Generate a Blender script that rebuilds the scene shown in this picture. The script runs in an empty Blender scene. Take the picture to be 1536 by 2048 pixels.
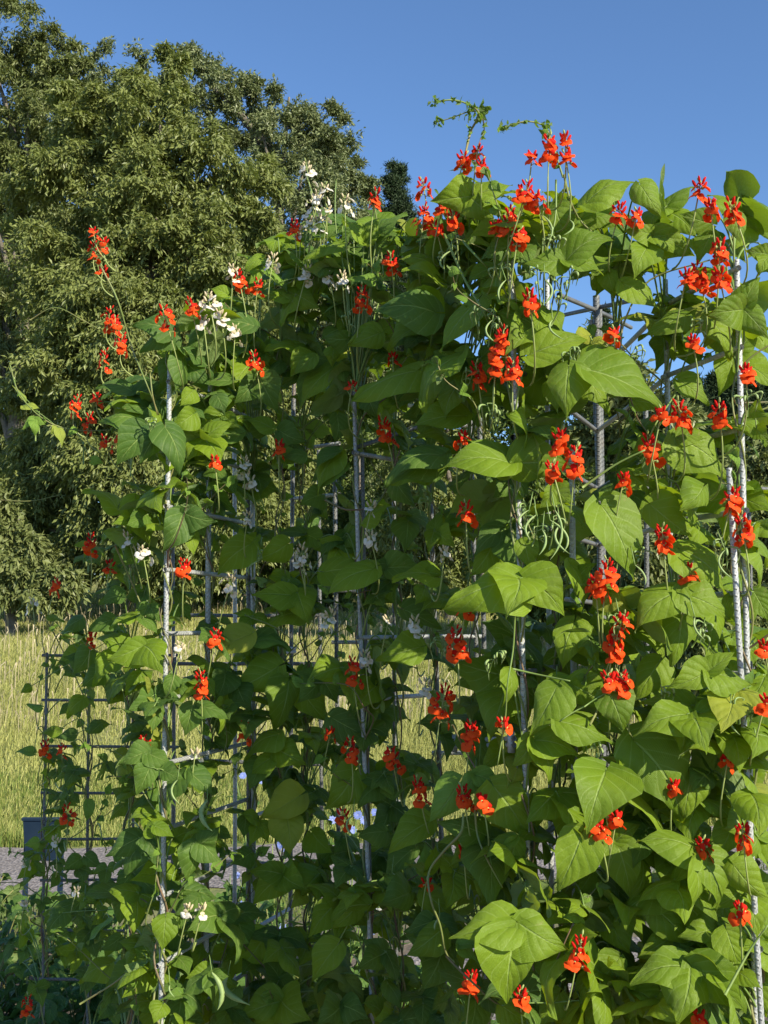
import bpy, math, random
import numpy as np
from mathutils import Vector

random.seed(11)
rng = np.random.default_rng(11)
C = bpy.context.scene.collection
R = math.radians

# ------------------------------------------------------------------ camera, sky, sun
F = 2200.0
PITCH = math.atan(226 / F)
EYE = 1.6
cam_d = bpy.data.cameras.new("camera")
cam_d.sensor_fit = 'HORIZONTAL'
cam_d.sensor_width = 36
cam_d.lens = 36 * F / 1536
cam_d.clip_start = 0.05
cam_d.clip_end = 2000
cam = bpy.data.objects.new("camera", cam_d)
cam.location = (0, 0, EYE)
cam.rotation_euler = (R(90) + PITCH, 0, 0)
C.objects.link(cam)
sc = bpy.context.scene
sc.camera = cam
sc.view_settings.view_transform = 'Standard'
sc.view_settings.look = 'None'
sc.view_settings.gamma = 1
sc.view_settings.exposure = 0.62
sc.cycles.max_bounces = 6
sc.cycles.transmission_bounces = 4
sc.cycles.use_denoising = True

SUN_EL = R(29)
SUN_DIR = Vector((0.70, -0.71, 0)).normalized() * math.cos(SUN_EL) + Vector((0, 0, math.sin(SUN_EL)))   # towards the sun
world = bpy.data.worlds.new("World")
sc.world = world
world.use_nodes = True
wn = world.node_tree
for n in list(wn.nodes):
    wn.nodes.remove(n)
sky = wn.nodes.new('ShaderNodeTexSky')
sky.sky_type = 'NISHITA'
sky.sun_disc = False
sky.sun_elevation = SUN_EL
sky.sun_rotation = math.atan2(SUN_DIR.x, SUN_DIR.y)
sky.air_density = 1.0
sky.dust_density = 0.0
sky.ozone_density = 6.5
bg = wn.nodes.new('ShaderNodeBackground')
bg.inputs['Strength'].default_value = 0.124
wo = wn.nodes.new('ShaderNodeOutputWorld')
wn.links.new(sky.outputs[0], bg.inputs['Color'])
wn.links.new(bg.outputs[0], wo.inputs['Surface'])
sd = bpy.data.lights.new("sun", 'SUN')
sd.energy = 5.0
sd.angle = R(0.53)
sd.color = (1.0, 0.92, 0.74)
sun = bpy.data.objects.new("sun", sd)
sun.rotation_euler = SUN_DIR.to_track_quat('Z', 'Y').to_euler()
sun.location = (6, -6, 8)
C.objects.link(sun)

# ------------------------------------------------------------------ helpers
cp, sp = math.cos(PITCH), math.sin(PITCH)


def at(px, py, Y):
    """point on the ray of a photograph pixel at the distance Y in front of the viewer"""
    a = (px - 768) / F
    b = -(py - 1024) / F
    d = np.array([a, cp - sp * b, sp + cp * b])
    return np.array([0, 0, EYE]) + d * (Y / d[1])


def mesh_np(name, V, Fc, mats, mi=None, smooth=True, uv=None):
    """V (n,3) array; Fc (m,k) array of equal sized faces"""
    V = np.asarray(V, dtype=np.float32)
    Fc = np.asarray(Fc, dtype=np.int32)
    me = bpy.data.meshes.new(name)
    k = Fc.shape[1]
    me.vertices.add(len(V))
    me.vertices.foreach_set('co', V.ravel())
    me.loops.add(Fc.size)
    me.loops.foreach_set('vertex_index', Fc.ravel())
    me.polygons.add(len(Fc))
    me.polygons.foreach_set('loop_start', np.arange(0, Fc.size, k, dtype=np.int32))
    me.polygons.foreach_set('loop_total', np.full(len(Fc), k, dtype=np.int32))
    if mi is not None:
        me.polygons.foreach_set('material_index', np.asarray(mi, dtype=np.int32))
    for m in (mats if isinstance(mats, (list, tuple)) else [mats]):
        me.materials.append(m)
    me.update(calc_edges=True)
    if uv is not None:
        l = me.uv_layers.new(name='UVMap')
        l.data.foreach_set('uv', np.asarray(uv, dtype=np.float32)[Fc.ravel()].ravel())
    me.polygons.foreach_set('use_smooth', np.full(len(Fc), smooth))
    me.validate()
    return me


class Geo:
    """collects quads (triangles repeat a vertex only through separate handling)"""
    def __init__(s):
        s.v, s.f, s.m, s.uv, s.n = [], [], [], [], 0

    def add(s, V, Q, m=0, uv=None):
        V = np.asarray(V, float)
        Q = np.asarray(Q, int)
        s.v.append(V)
        s.f.append(Q + s.n)
        s.m.append(np.full(len(Q), m))
        s.uv.append(np.zeros((len(V), 2)) if uv is None else np.asarray(uv, float))
        s.n += len(V)

    def grid(s, V, nr, nc, m=0, uv=None, closed=False):
        i = np.arange(nr - 1)[:, None]
        j = np.arange(nc if closed else nc - 1)[None, :]
        j2 = (j + 1) % nc
        Q = np.stack([i * nc + j, i * nc + j2, (i + 1) * nc + j2, (i + 1) * nc + j], -1).reshape(-1, 4)
        s.add(V, Q, m, uv)

    def tube(s, P, r, sides=6, m=0, uvscale=1.0):
        P = np.asarray(P, float)
        n = len(P)
        r = np.full(n, r) if np.isscalar(r) else np.asarray(r, float)
        T = np.gradient(P, axis=0)
        T /= np.linalg.norm(T, axis=1)[:, None] + 1e-9
        up = np.array([0, 0, 1.0]) if abs(T[0][2]) < 0.9 else np.array([1.0, 0, 0])
        a = np.cross(T, up)
        a /= np.linalg.norm(a, axis=1)[:, None] + 1e-9
        b = np.cross(T, a)
        th = np.linspace(0, 2 * math.pi, sides, endpoint=False)
        V = P[:, None, :] + r[:, None, None] * (np.cos(th)[None, :, None] * a[:, None, :] + np.sin(th)[None, :, None] * b[:, None, :])
        dist = np.concatenate([[0], np.cumsum(np.linalg.norm(np.diff(P, axis=0), axis=1))])
        uv = np.stack(np.broadcast_arrays((th / (2 * math.pi))[None, :], dist[:, None] * uvscale), -1).reshape(-1, 2)
        s.grid(V.reshape(-1, 3), n, sides, m, uv, closed=True)
        # flat ends, 2 mm quads fan
        for e in (0, n - 1):
            if sides == 6:
                o = e * sides
                base = s.n - n * sides
                s.f.append(np.array([[base + o, base + o + 1, base + o + 2, base + o + 3], [base + o, base + o + 3, base + o + 4, base + o + 5]]))
                s.m.append(np.full(2, m))

    def box(s, c, h, m=0, ax=None):
        ax = np.eye(3) if ax is None else ax
        c = np.asarray(c, float)
        S = np.array([[x, y, z] for x in (-1, 1) for y in (-1, 1) for z in (-1, 1)]) * np.asarray(h)
        V = c + S @ ax
        s.add(V, [[0, 1, 3, 2], [4, 6, 7, 5], [0, 4, 5, 1], [2, 3, 7, 6], [0, 2, 6, 4], [1, 5, 7, 3]], m)

    def ell(s, c, rad, ax=None, m=0, nu=6, nv=6):
        ax = np.eye(3) if ax is None else ax
        th = np.linspace(0, math.pi, nv)
        ph = np.linspace(0, 2 * math.pi, nu, endpoint=False)
        S = np.stack([np.sin(th)[:, None] * np.cos(ph), np.sin(th)[:, None] * np.sin(ph), np.cos(th)[:, None] * np.ones(nu)], -1)
        V = np.asarray(c) + (S.reshape(-1, 3) * np.asarray(rad)) @ ax
        s.grid(V, nv, nu, m, closed=True)

    def mesh(s, name, mats, origin=(0, 0, 0), smooth=True):
        V = np.concatenate(s.v) - np.asarray(origin, float)
        return mesh_np(name, V, np.concatenate(s.f), mats, np.concatenate(s.m), smooth, np.concatenate(s.uv))


def link(name, me, parent=None, loc=(0, 0, 0)):
    o = bpy.data.objects.new(name, me)
    C.objects.link(o)
    o.location = loc
    if parent is not None:
        o.parent = parent
    return o


def tag(o, label, cat, group=None, kind=None):
    if kind:
        o['kind'] = kind
    if label:
        o['label'] = label
    if cat:
        o['category'] = cat
    if group:
        o['group'] = group
    return o


def thing(name, label, cat, loc, group=None):
    return tag(link(name, None, None, loc), label, cat, group)


def norm(v):
    v = np.asarray(v, float)
    return v / (np.linalg.norm(v) + 1e-12)


def ground_z(x, y):
    x = np.asarray(x, float)
    y = np.asarray(y, float)
    z = np.clip((y - 8.6) / 21.6, 0, 1.35) * 2.3 + np.clip((y - 8.6) / 21.6, 0, 1) * (-0.012 * np.clip(x, -30, 30))
    z = z + 0.03 * np.sin(x * 1.1 + y * 0.6) * np.clip((y - 9) / 4, 0, 1)
    hill = 30 * np.exp(-(((x - 62) / 45) ** 2 + ((y - 150) / 48) ** 2))
    return z + hill


# ------------------------------------------------------------------ materials
def mat(name):
    m = bpy.data.materials.new(name)
    m.use_nodes = True
    nt = m.node_tree
    b = nt.nodes['Principled BSDF']
    return m, nt, b, nt.nodes['Material Output']


class NT:
    def __init__(s, nt):
        s.nt = nt

    def node(s, t, **k):
        n = s.nt.nodes.new(t)
        for a, v in k.items():
            setattr(n, a, v)
        return n

    def put(s, sock, v):
        if isinstance(v, bpy.types.NodeSocket):
            s.nt.links.new(v, sock)
        elif isinstance(v, (tuple, list)) and len(v) == 3 and sock.type == 'RGBA':
            sock.default_value = (*v, 1)
        else:
            sock.default_value = v

    def math(s, op, a, b=0.0, c=None):
        n = s.node('ShaderNodeMath', operation=op)
        s.put(n.inputs[0], a)
        s.put(n.inputs[1], b)
        if c is not None:
            s.put(n.inputs[2], c)
        return n.outputs[0]

    def mix(s, f, a, b):
        n = s.node('ShaderNodeMix', data_type='RGBA')
        s.put(n.inputs[0], f)
        s.put(n.inputs[6], a)
        s.put(n.inputs[7], b)
        return n.outputs[2]

    def ramp(s, f, stops):
        n = s.node('ShaderNodeValToRGB')
        e = n.color_ramp.elements
        while len(e) < len(stops):
            e.new(0.5)
        for i, (p, c) in enumerate(stops):
            e[i].position = p
            e[i].color = (*c, 1)
        s.put(n.inputs[0], f)
        return n.outputs[0]

    def noise(s, scale, detail=4, vec=None, rough=0.6):
        n = s.node('ShaderNodeTexNoise')
        n.inputs['Scale'].default_value = scale
        n.inputs['Detail'].default_value = detail
        n.inputs['Roughness'].default_value = rough
        if vec is not None:
            s.put(n.inputs['Vector'], vec)
        return n.outputs[0]

    def smooth(s, v, a, b):
        n = s.node('ShaderNodeMapRange', interpolation_type='SMOOTHSTEP')
        s.put(n.inputs[0], v)
        n.inputs[1].default_value = a
        n.inputs[2].default_value = b
        return n.outputs[0]

    def bump(s, h, strength, dist):
        n = s.node('ShaderNodeBump')
        n.inputs['Strength'].default_value = strength
        n.inputs['Distance'].default_value = dist
        s.put(n.inputs['Height'], h)
        return n.outputs[0]


def thin_leaf(name, dark, light, trans, veins=True, tmix=0.30, rough=0.5, back=(0.20, 0.28, 0.09), spec=0.28):
    m, nt, b, out = mat(name)
    g = NT(nt)
    geo = g.node('ShaderNodeNewGeometry')
    oi = g.node('ShaderNodeObjectInfo')
    ri = geo.outputs['Random Per Island']
    rr = g.math('ADD', g.math('MULTIPLY', oi.outputs['Random'], 0.6), g.math('MULTIPLY', ri, 0.4)) if veins else ri
    col = g.mix(rr, dark, light)
    tc = g.node('ShaderNodeTexCoord')
    n1 = g.noise(7 if veins else 0.55, 3, tc.outputs['Object'])
    col = g.mix(g.smooth(n1, 0.35, 0.7), col, g.mix(0.35, col, light))
    if veins:
        uv = g.node('ShaderNodeSeparateXYZ')
        g.put(uv.inputs[0], tc.outputs['UV'])
        ax = g.math('ABSOLUTE', g.math('SUBTRACT', g.math('MULTIPLY', uv.outputs[0], 2.0), 1.0))
        q = g.math('MULTIPLY', g.math('SUBTRACT', uv.outputs[1], g.math('MULTIPLY', g.math('POWER', ax, 0.85), 0.40)), 5.2)
        fr = g.math('ABSOLUTE', g.math('SUBTRACT', g.math('FRACT', g.math('ADD', q, 20.0)), 0.5))
        lat = g.math('SUBTRACT', 1.0, g.smooth(fr, 0.0, 0.075))
        latw = g.math('SUBTRACT', 1.0, g.smooth(fr, 0.0, 0.42))
        q2 = g.math('MULTIPLY', g.math('ADD', g.math('MULTIPLY', ax, 5.0), g.math('MULTIPLY', uv.outputs[1], 3.0)), 4.0)
        fr2 = g.math('ABSOLUTE', g.math('SUBTRACT', g.math('FRACT', q2), 0.5))
        ter = g.math('SUBTRACT', 1.0, g.smooth(fr2, 0.0, 0.22))
        mid = g.math('SUBTRACT', 1.0, g.smooth(ax, 0.018, 0.055))
        vm = g.math('MAXIMUM', mid, g.math('MULTIPLY', lat, 0.6))
        vm = g.math('MAXIMUM', vm, g.math('MULTIPLY', ter, 0.10))
        col = g.mix(g.math('MULTIPLY', vm, 0.62), col, (0.33, 0.44, 0.12))
        nb = g.noise(45, 4, tc.outputs['Object'])
        h = g.math('ADD', g.math('MULTIPLY', latw, -0.22), g.math('MULTIPLY', ter, -0.10))
        h = g.math('ADD', h, g.math('MULTIPLY', nb, 1.1))
        h = g.math('SUBTRACT', h, g.math('MULTIPLY', mid, 0.6))
        bp = g.bump(h, 0.75, 0.0045)
        nt.links.new(bp, b.inputs['Normal'])
        spots = g.smooth(g.noise(38, 2, tc.outputs['Object']), 0.71, 0.76)
        col = g.mix(g.math('MULTIPLY', spots, 0.4), col, (0.30, 0.27, 0.09))
        oy = g.smooth(oi.outputs['Random'], 0.955, 0.965)
        col = g.mix(g.math('MULTIPLY', oy, 0.5), col, (0.42, 0.40, 0.06))
    col = g.mix(geo.outputs['Backfacing'], col, back) if veins else col
    nt.links.new(col, b.inputs['Base Color'])
    b.inputs['Roughness'].default_value = rough
    b.inputs['Specular IOR Level'].default_value = spec
    tr = g.node('ShaderNodeBsdfTranslucent')
    g.put(tr.inputs[0], trans)
    ms = g.node('ShaderNodeMixShader')
    ms.inputs[0].default_value = tmix
    nt.links.new(b.outputs[0], ms.inputs[1])
    nt.links.new(tr.outputs[0], ms.inputs[2])
    nt.links.new(ms.outputs[0], out.inputs[0])
    return m


M = {}
M['leaf'] = thin_leaf('bean_leaf', (0.082, 0.155, 0.010), (0.215, 0.315, 0.018), (0.42, 0.56, 0.01))
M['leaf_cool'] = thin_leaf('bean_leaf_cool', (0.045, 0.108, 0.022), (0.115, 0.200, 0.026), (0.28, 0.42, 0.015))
M['leaf_young'] = thin_leaf('bean_leaf_young', (0.14, 0.26, 0.03), (0.22, 0.36, 0.05), (0.32, 0.50, 0.04))
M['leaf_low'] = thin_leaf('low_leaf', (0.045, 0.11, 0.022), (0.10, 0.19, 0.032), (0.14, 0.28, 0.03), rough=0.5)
M['tree_a'] = thin_leaf('foliage_front', (0.110, 0.140, 0.036), (0.250, 0.280, 0.085), (0.23, 0.28, 0.03), False, 0.24, 0.42)
M['tree_b'] = thin_leaf('foliage_olive', (0.090, 0.118, 0.034), (0.22, 0.245, 0.085), (0.18, 0.23, 0.03), False, 0.2, 0.42)
M['tree_c'] = thin_leaf('foliage_oak', (0.105, 0.135, 0.052), (0.25, 0.28, 0.125), (0.18, 0.23, 0.06), False, 0.2, 0.40)
M['tree_d'] = thin_leaf('foliage_bush', (0.060, 0.100, 0.020), (0.17, 0.225, 0.050), (0.16, 0.24, 0.03), False, 0.25, 0.5)
M['pine'] = thin_leaf('needles', (0.020, 0.040, 0.016), (0.050, 0.080, 0.030), (0.02, 0.05, 0.01), False, 0.1, 0.6)
M['grass'] = thin_leaf('grass_blades', (0.23, 0.27, 0.05), (0.56, 0.54, 0.19), (0.26, 0.28, 0.07), False, 0.3, 0.7)
M['grass_head'] = thin_leaf('grass_heads', (0.34, 0.28, 0.17), (0.55, 0.47, 0.30), (0.3, 0.22, 0.12), False, 0.2, 0.8)
M['grass_green'] = thin_leaf('lawn_blades', (0.10, 0.16, 0.03), (0.23, 0.29, 0.06), (0.2, 0.3, 0.05), False, 0.3, 0.6)


def simple(name, col, rough=0.6, trans=None, tmix=0.3, var=None, vscale=30, bump=0.0, bscale=60, metal=0.0, bd=0.002, spec=0.4):
    m, nt, b, out = mat(name)
    g = NT(nt)
    tc = g.node('ShaderNodeTexCoord')
    if var is not None:
        c = g.mix(g.smooth(g.noise(vscale, 4, tc.outputs['Object']), 0.3, 0.7), col, var)
        nt.links.new(c, b.inputs['Base Color'])
    else:
        b.inputs['Base Color'].default_value = (*col, 1)
    b.inputs['Roughness'].default_value = rough
    b.inputs['Metallic'].default_value = metal
    b.inputs['Specular IOR Level'].default_value = spec
    if bump:
        nt.links.new(g.bump(g.noise(bscale, 5, tc.outputs['Object']), bump, bd), b.inputs['Normal'])
    if trans:
        tr = g.node('ShaderNodeBsdfTranslucent')
        g.put(tr.inputs[0], trans)
        ms = g.node('ShaderNodeMixShader')
        ms.inputs[0].default_value = tmix
        nt.links.new(b.outputs[0], ms.inputs[1])
        nt.links.new(tr.outputs[0], ms.inputs[2])
        nt.links.new(ms.outputs[0], out.inputs[0])
    return m


M['stem'] = simple('vine_stem', (0.15, 0.22, 0.05), 0.5, var=(0.24, 0.20, 0.08), vscale=12)
M['stem_dark'] = simple('old_vine_stem', (0.12, 0.15, 0.05), 0.6, var=(0.20, 0.10, 0.07), vscale=9)
M['petiole'] = simple('petiole_green', (0.13, 0.22, 0.045), 0.45, var=(0.22, 0.29, 0.08), vscale=9)
M['pet_red'] = simple('petal_scarlet', (0.58, 0.010, 0.010), 0.6, (0.8, 0.02, 0.008), 0.3, var=(0.74, 0.028, 0.010), vscale=60, spec=0.12)
M['pet_orange'] = simple('petal_orange', (0.82, 0.055, 0.008), 0.6, (0.95, 0.08, 0.005), 0.3, var=(0.88, 0.13, 0.018), vscale=60, spec=0.12)
M['pet_white'] = simple('petal_white', (0.80, 0.74, 0.62), 0.5, (0.8, 0.7, 0.5), 0.3, var=(0.82, 0.80, 0.76), vscale=60)
M['pet_cream'] = simple('petal_cream', (0.74, 0.62, 0.40), 0.5, (0.8, 0.66, 0.4), 0.3)
M['bud_green'] = simple('bud_green', (0.30, 0.36, 0.11), 0.5)
M['pod'] = simple('pod_green', (0.20, 0.30, 0.09), 0.5, var=(0.28, 0.36, 0.13), vscale=40, bump=0.3, bscale=50)
M['blue'] = simple('petal_blue', (0.24, 0.32, 0.70), 0.5, (0.3, 0.36, 0.8), 0.35)
M['bark'] = simple('bark', (0.12, 0.10, 0.075), 0.85, var=(0.24, 0.21, 0.17), vscale=3, bump=0.9, bscale=9, bd=0.05)
M['sign'] = simple('sign_paint', (0.014, 0.028, 0.055), 0.9, var=(0.02, 0.036, 0.062), vscale=8, spec=0.05)


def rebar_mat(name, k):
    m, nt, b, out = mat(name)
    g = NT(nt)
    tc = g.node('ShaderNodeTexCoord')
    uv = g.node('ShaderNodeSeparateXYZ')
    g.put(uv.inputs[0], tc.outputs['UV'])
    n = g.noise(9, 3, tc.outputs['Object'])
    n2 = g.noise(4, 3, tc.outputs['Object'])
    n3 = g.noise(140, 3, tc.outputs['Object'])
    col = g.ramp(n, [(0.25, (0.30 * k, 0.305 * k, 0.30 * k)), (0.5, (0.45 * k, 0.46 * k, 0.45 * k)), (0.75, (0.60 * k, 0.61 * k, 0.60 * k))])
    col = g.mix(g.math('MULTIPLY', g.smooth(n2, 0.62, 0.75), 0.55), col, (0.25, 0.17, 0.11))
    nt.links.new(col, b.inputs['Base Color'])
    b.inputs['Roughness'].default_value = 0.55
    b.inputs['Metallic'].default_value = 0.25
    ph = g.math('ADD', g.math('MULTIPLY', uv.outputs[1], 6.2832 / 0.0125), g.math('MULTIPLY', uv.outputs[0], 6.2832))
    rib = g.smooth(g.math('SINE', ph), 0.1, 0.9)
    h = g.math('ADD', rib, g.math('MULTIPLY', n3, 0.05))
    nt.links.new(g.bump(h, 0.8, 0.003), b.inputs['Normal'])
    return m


M['rebar'] = rebar_mat('rebar_steel', 1.0)
M['rebar_shaded'] = rebar_mat('rebar_steel_shaded', 0.36)  # same steel with shade put into its colour: posts, left grid, rear rods


def ground_mat():
    m, nt, b, out = mat('ground')
    g = NT(nt)
    tc = g.node('ShaderNodeTexCoord')
    o = tc.outputs['Object']
    n = g.noise(0.9, 6, o)
    n2 = g.noise(14, 5, o)
    gr = g.ramp(n, [(0.3, (0.13, 0.16, 0.04)), (0.7, (0.26, 0.26, 0.08))])
    so = g.ramp(n2, [(0.3, (0.10, 0.075, 0.05)), (0.7, (0.21, 0.165, 0.12))])
    sx = g.node('ShaderNodeSeparateXYZ')
    g.put(sx.inputs[0], o)
    f = g.smooth(g.math('ADD', sx.outputs[1], g.math('MULTIPLY', n, 1.2)), 6.2, 7.4)
    nt.links.new(g.mix(f, so, gr), b.inputs['Base Color'])
    b.inputs['Roughness'].default_value = 0.95
    nt.links.new(g.bump(n2, 0.8, 0.03), b.inputs['Normal'])
    return m


def gravel_mat():
    m, nt, b, out = mat('gravel')
    g = NT(nt)
    tc = g.node('ShaderNodeTexCoord')
    o = tc.outputs['Object']
    v = g.node('ShaderNodeTexVoronoi')
    v.inputs['Scale'].default_value = 55
    g.put(v.inputs['Vector'], o)
    n = g.noise(2.3, 6, o)
    sep = g.node('ShaderNodeSeparateColor')
    g.put(sep.inputs[0], v.outputs['Color'])
    c = g.ramp(sep.outputs[0], [(0.0, (0.13, 0.11, 0.10)), (0.5, (0.22, 0.19, 0.175)), (1.0, (0.34, 0.30, 0.28))])
    c = g.mix(g.math('MULTIPLY', g.smooth(n, 0.4, 0.7), 0.5), c, (0.22, 0.19, 0.165))
    nt.links.new(c, b.inputs['Base Color'])
    b.inputs['Roughness'].default_value = 0.95
    nt.links.new(g.bump(v.outputs['Distance'], 0.7, 0.012), b.inputs['Normal'])
    return m


M['ground'] = ground_mat()
M['gravel'] = gravel_mat()

# ------------------------------------------------------------------ ground and paths
xs = np.concatenate([np.linspace(-400, -40, 19), np.linspace(-36, 36, 73), np.linspace(40, 400, 37)])
ys = np.concatenate([np.linspace(-60, 0, 7), np.linspace(1, 45, 89), np.linspace(50, 300, 51), np.linspace(340, 900, 12)])
XX, YY = np.meshgrid(xs, ys)
g = Geo()
g.grid(np.stack([XX, YY, ground_z(XX, YY)], -1).reshape(-1, 3), len(ys), len(xs))
tag(link('ground', g.mesh('ground', M['ground'])), None, None, kind='structure')


def strip(name, pts, w, lift=0.006):
    P = []
    for i in range(len(pts) - 1):
        for t in np.linspace(0, 1, 12, endpoint=(i == len(pts) - 2)):
            P.append(np.array(pts[i]) * (1 - t) + np.array(pts[i + 1]) * t)
    P = np.array(P)
    T = np.gradient(P, axis=0)
    T /= np.linalg.norm(T, axis=1)[:, None]
    Nn = np.stack([-T[:, 1], T[:, 0]], -1)
    rows = []
    nc = 9
    for i in range(len(P)):
        for j, u in enumerate(np.linspace(-1, 1, nc)):
            e = 0.06 * math.sin(i * 1.7 + 3 * j) + 0.05 * math.sin(i * 0.6) if abs(u) == 1 else 0
            q = P[i] + Nn[i] * u * (w / 2 + e)
            rows.append([q[0], q[1], float(ground_z(q[0], q[1])) + lift])
    g = Geo()
    g.grid(rows, len(P), nc)
    return tag(link(name, g.mesh(name, M['gravel'])), None, None, kind='structure')


strip('garden_path', [(-9, 7.0), (-3, 7.35), (0.5, 7.7), (4, 8.4), (12, 9.6)], 1.35)
strip('side_path', [(0.2, 5.1), (2.5, 5.6), (7, 6.0)], 1.0, 0.010)

# ------------------------------------------------------------------ grass (stuff)


def blades(name, n, region, hmin, hmax, wfac, m, kindlabel, lean=0.35, heads=False, dens=None):
    x0, x1, y0, y1 = region
    y = y0 + (y1 - y0) * rng.random(n) ** 1.25
    x = (rng.random(n) * (x1 - x0) + x0) * (y / y1)
    keep = np.ones(n, bool)
    if dens is not None:
        keep = dens(x, y)
    x, y = x[keep], y[keep]
    n = len(x)
    z = ground_z(x, y)
    patch = 0.7 + 0.3 * np.sin(x * 0.9 + 1.3 * np.sin(y * 0.7)) + 0.15 * np.sin(x * 3.1 + y * 2.2)
    h = (hmin + (hmax - hmin) * rng.random(n)) * patch
    w = wfac * (0.6 + 0.8 * rng.random(n)) * (y / 12) ** 0.6
    a = rng.random(n) * 2 * math.pi
    l = lean * rng.random(n) * h
    d = np.stack([np.cos(a), np.sin(a)], -1)
    s = np.stack([-np.sin(a + 0.6), np.cos(a + 0.6)], -1)
    V = np.zeros((n, 6, 3))
    for k, (t, ww) in enumerate([(0, 1), (0.55, 0.8), (1, 0.25 if not heads else 2.6)]):
        c = np.stack([x, y], -1) + d * (l * t ** 2)[:, None]
        for q, sg in enumerate((-1, 1)):
            V[:, k * 2 + q, :2] = c + s * (w * ww * sg * 0.5)[:, None]
            V[:, k * 2 + q, 2] = z - 0.01 + h * (t if not (heads and k == 1) else 0.8)
    b = np.arange(n)[:, None] * 6
    Q = np.concatenate([b + np.array([[0, 1, 3, 2]]), b + np.array([[2, 3, 5, 4]])])
    me = mesh_np(name, V.reshape(-1, 3), Q, m)
    return tag(link(name, me), kindlabel, 'grass', kind='stuff')


def off_path(x, y):
    yc = np.interp(x, [-9, -3, 0.5, 4, 12], [7.0, 7.35, 7.7, 8.4, 9.6])
    return np.abs(y - yc) > 0.74


blades('meadow_grass', 270000, (-13, 13, 8.0, 30), 0.07, 0.26, 0.008, M['grass'], 'tall sunlit yellow green meadow grass behind the trellis', lean=1.1, dens=lambda x, y: (y > 8.15) & off_path(x, y))
blades('seeding_grass', 5000, (-13, 13, 12.0, 30.5), 0.25, 0.62, 0.006, M['grass_head'], 'straw coloured grass gone to seed along the trees', heads=True)
blades('lawn_grass', 42000, (-1.2, 4.5, 6.1, 9.0), 0.04, 0.12, 0.008, M['grass_green'], 'short mown lawn grass between the gravel paths', dens=lambda x, y: off_path(x, y) & (y > 6.15))
blades('verge_grass', 26000, (-4.5, 0, 8.0, 10.5), 0.06, 0.2, 0.009, M['grass_green'], 'green grass fringe along the gravel path', dens=lambda x, y: off_path(x, y) & (y > 8.0))

# ------------------------------------------------------------------ trees


def leaf_cloud(centres, radii, out_c, nspray, nleaf, llen, lwid, droop, seed, flat=0.75):
    """numpy: sprays of separate leaves round clump centres -> V, Q"""
    r = np.random.default_rng(seed)
    nc = len(centres)
    outd = centres - out_c
    outd /= np.linalg.norm(outd, axis=1)[:, None] + 1e-9
    dirs = r.normal(size=(nc, nspray, 3)) * 0.75 + outd[:, None, :] * 0.7
    dirs[..., 2] *= 0.7
    dirs /= np.linalg.norm(dirs, axis=-1)[..., None]
    start = centres[:, None, :] + r.normal(size=(nc, nspray, 3)) * (radii[:, None, None] * 0.28) * np.array([1, 1, flat])
    L = radii[:, None] * (0.45 + 0.75 * r.random((nc, nspray)))
    t = (np.arange(nleaf) + r.random((nc, nspray, nleaf))) / nleaf
    p = start[:, :, None, :] + dirs[:, :, None, :] * (L[:, :, None] * t)[..., None]
    p[..., 2] -= droop * (t ** 2) * L[:, :, None]
    p += r.normal(size=p.shape) * (llen * 0.35)
    p = p.reshape(-1, 3)
    n = len(p)
    dd = np.repeat(dirs.reshape(-1, 3), nleaf, axis=0)
    D = dd * 0.55 + r.normal(size=(n, 3)) * 0.55
    D[:, 2] -= 0.25 + droop
    D /= np.linalg.norm(D, axis=1)[:, None]
    rn = r.normal(size=(n, 3)) * 0.55 + np.array([0.15, -0.25, 0.75])
    A = np.cross(D, rn)
    A /= np.linalg.norm(A, axis=1)[:, None] + 1e-9
    N = np.cross(A, D)
    ll = (llen * (0.65 + 0.7 * r.random(n)))[:, None]
    ww = (lwid * (0.7 + 0.6 * r.random(n)))[:, None]
    V = np.stack([p, p + D * ll * 0.45 + A * ww * 0.5 + N * ww * 0.12, p + D * ll - N * ll * 0.08, p + D * ll * 0.45 - A * ww * 0.5 + N * ww * 0.12], 1)
    Q = np.arange(n * 4).reshape(-1, 4)
    return V.reshape(-1, 3), Q


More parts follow.
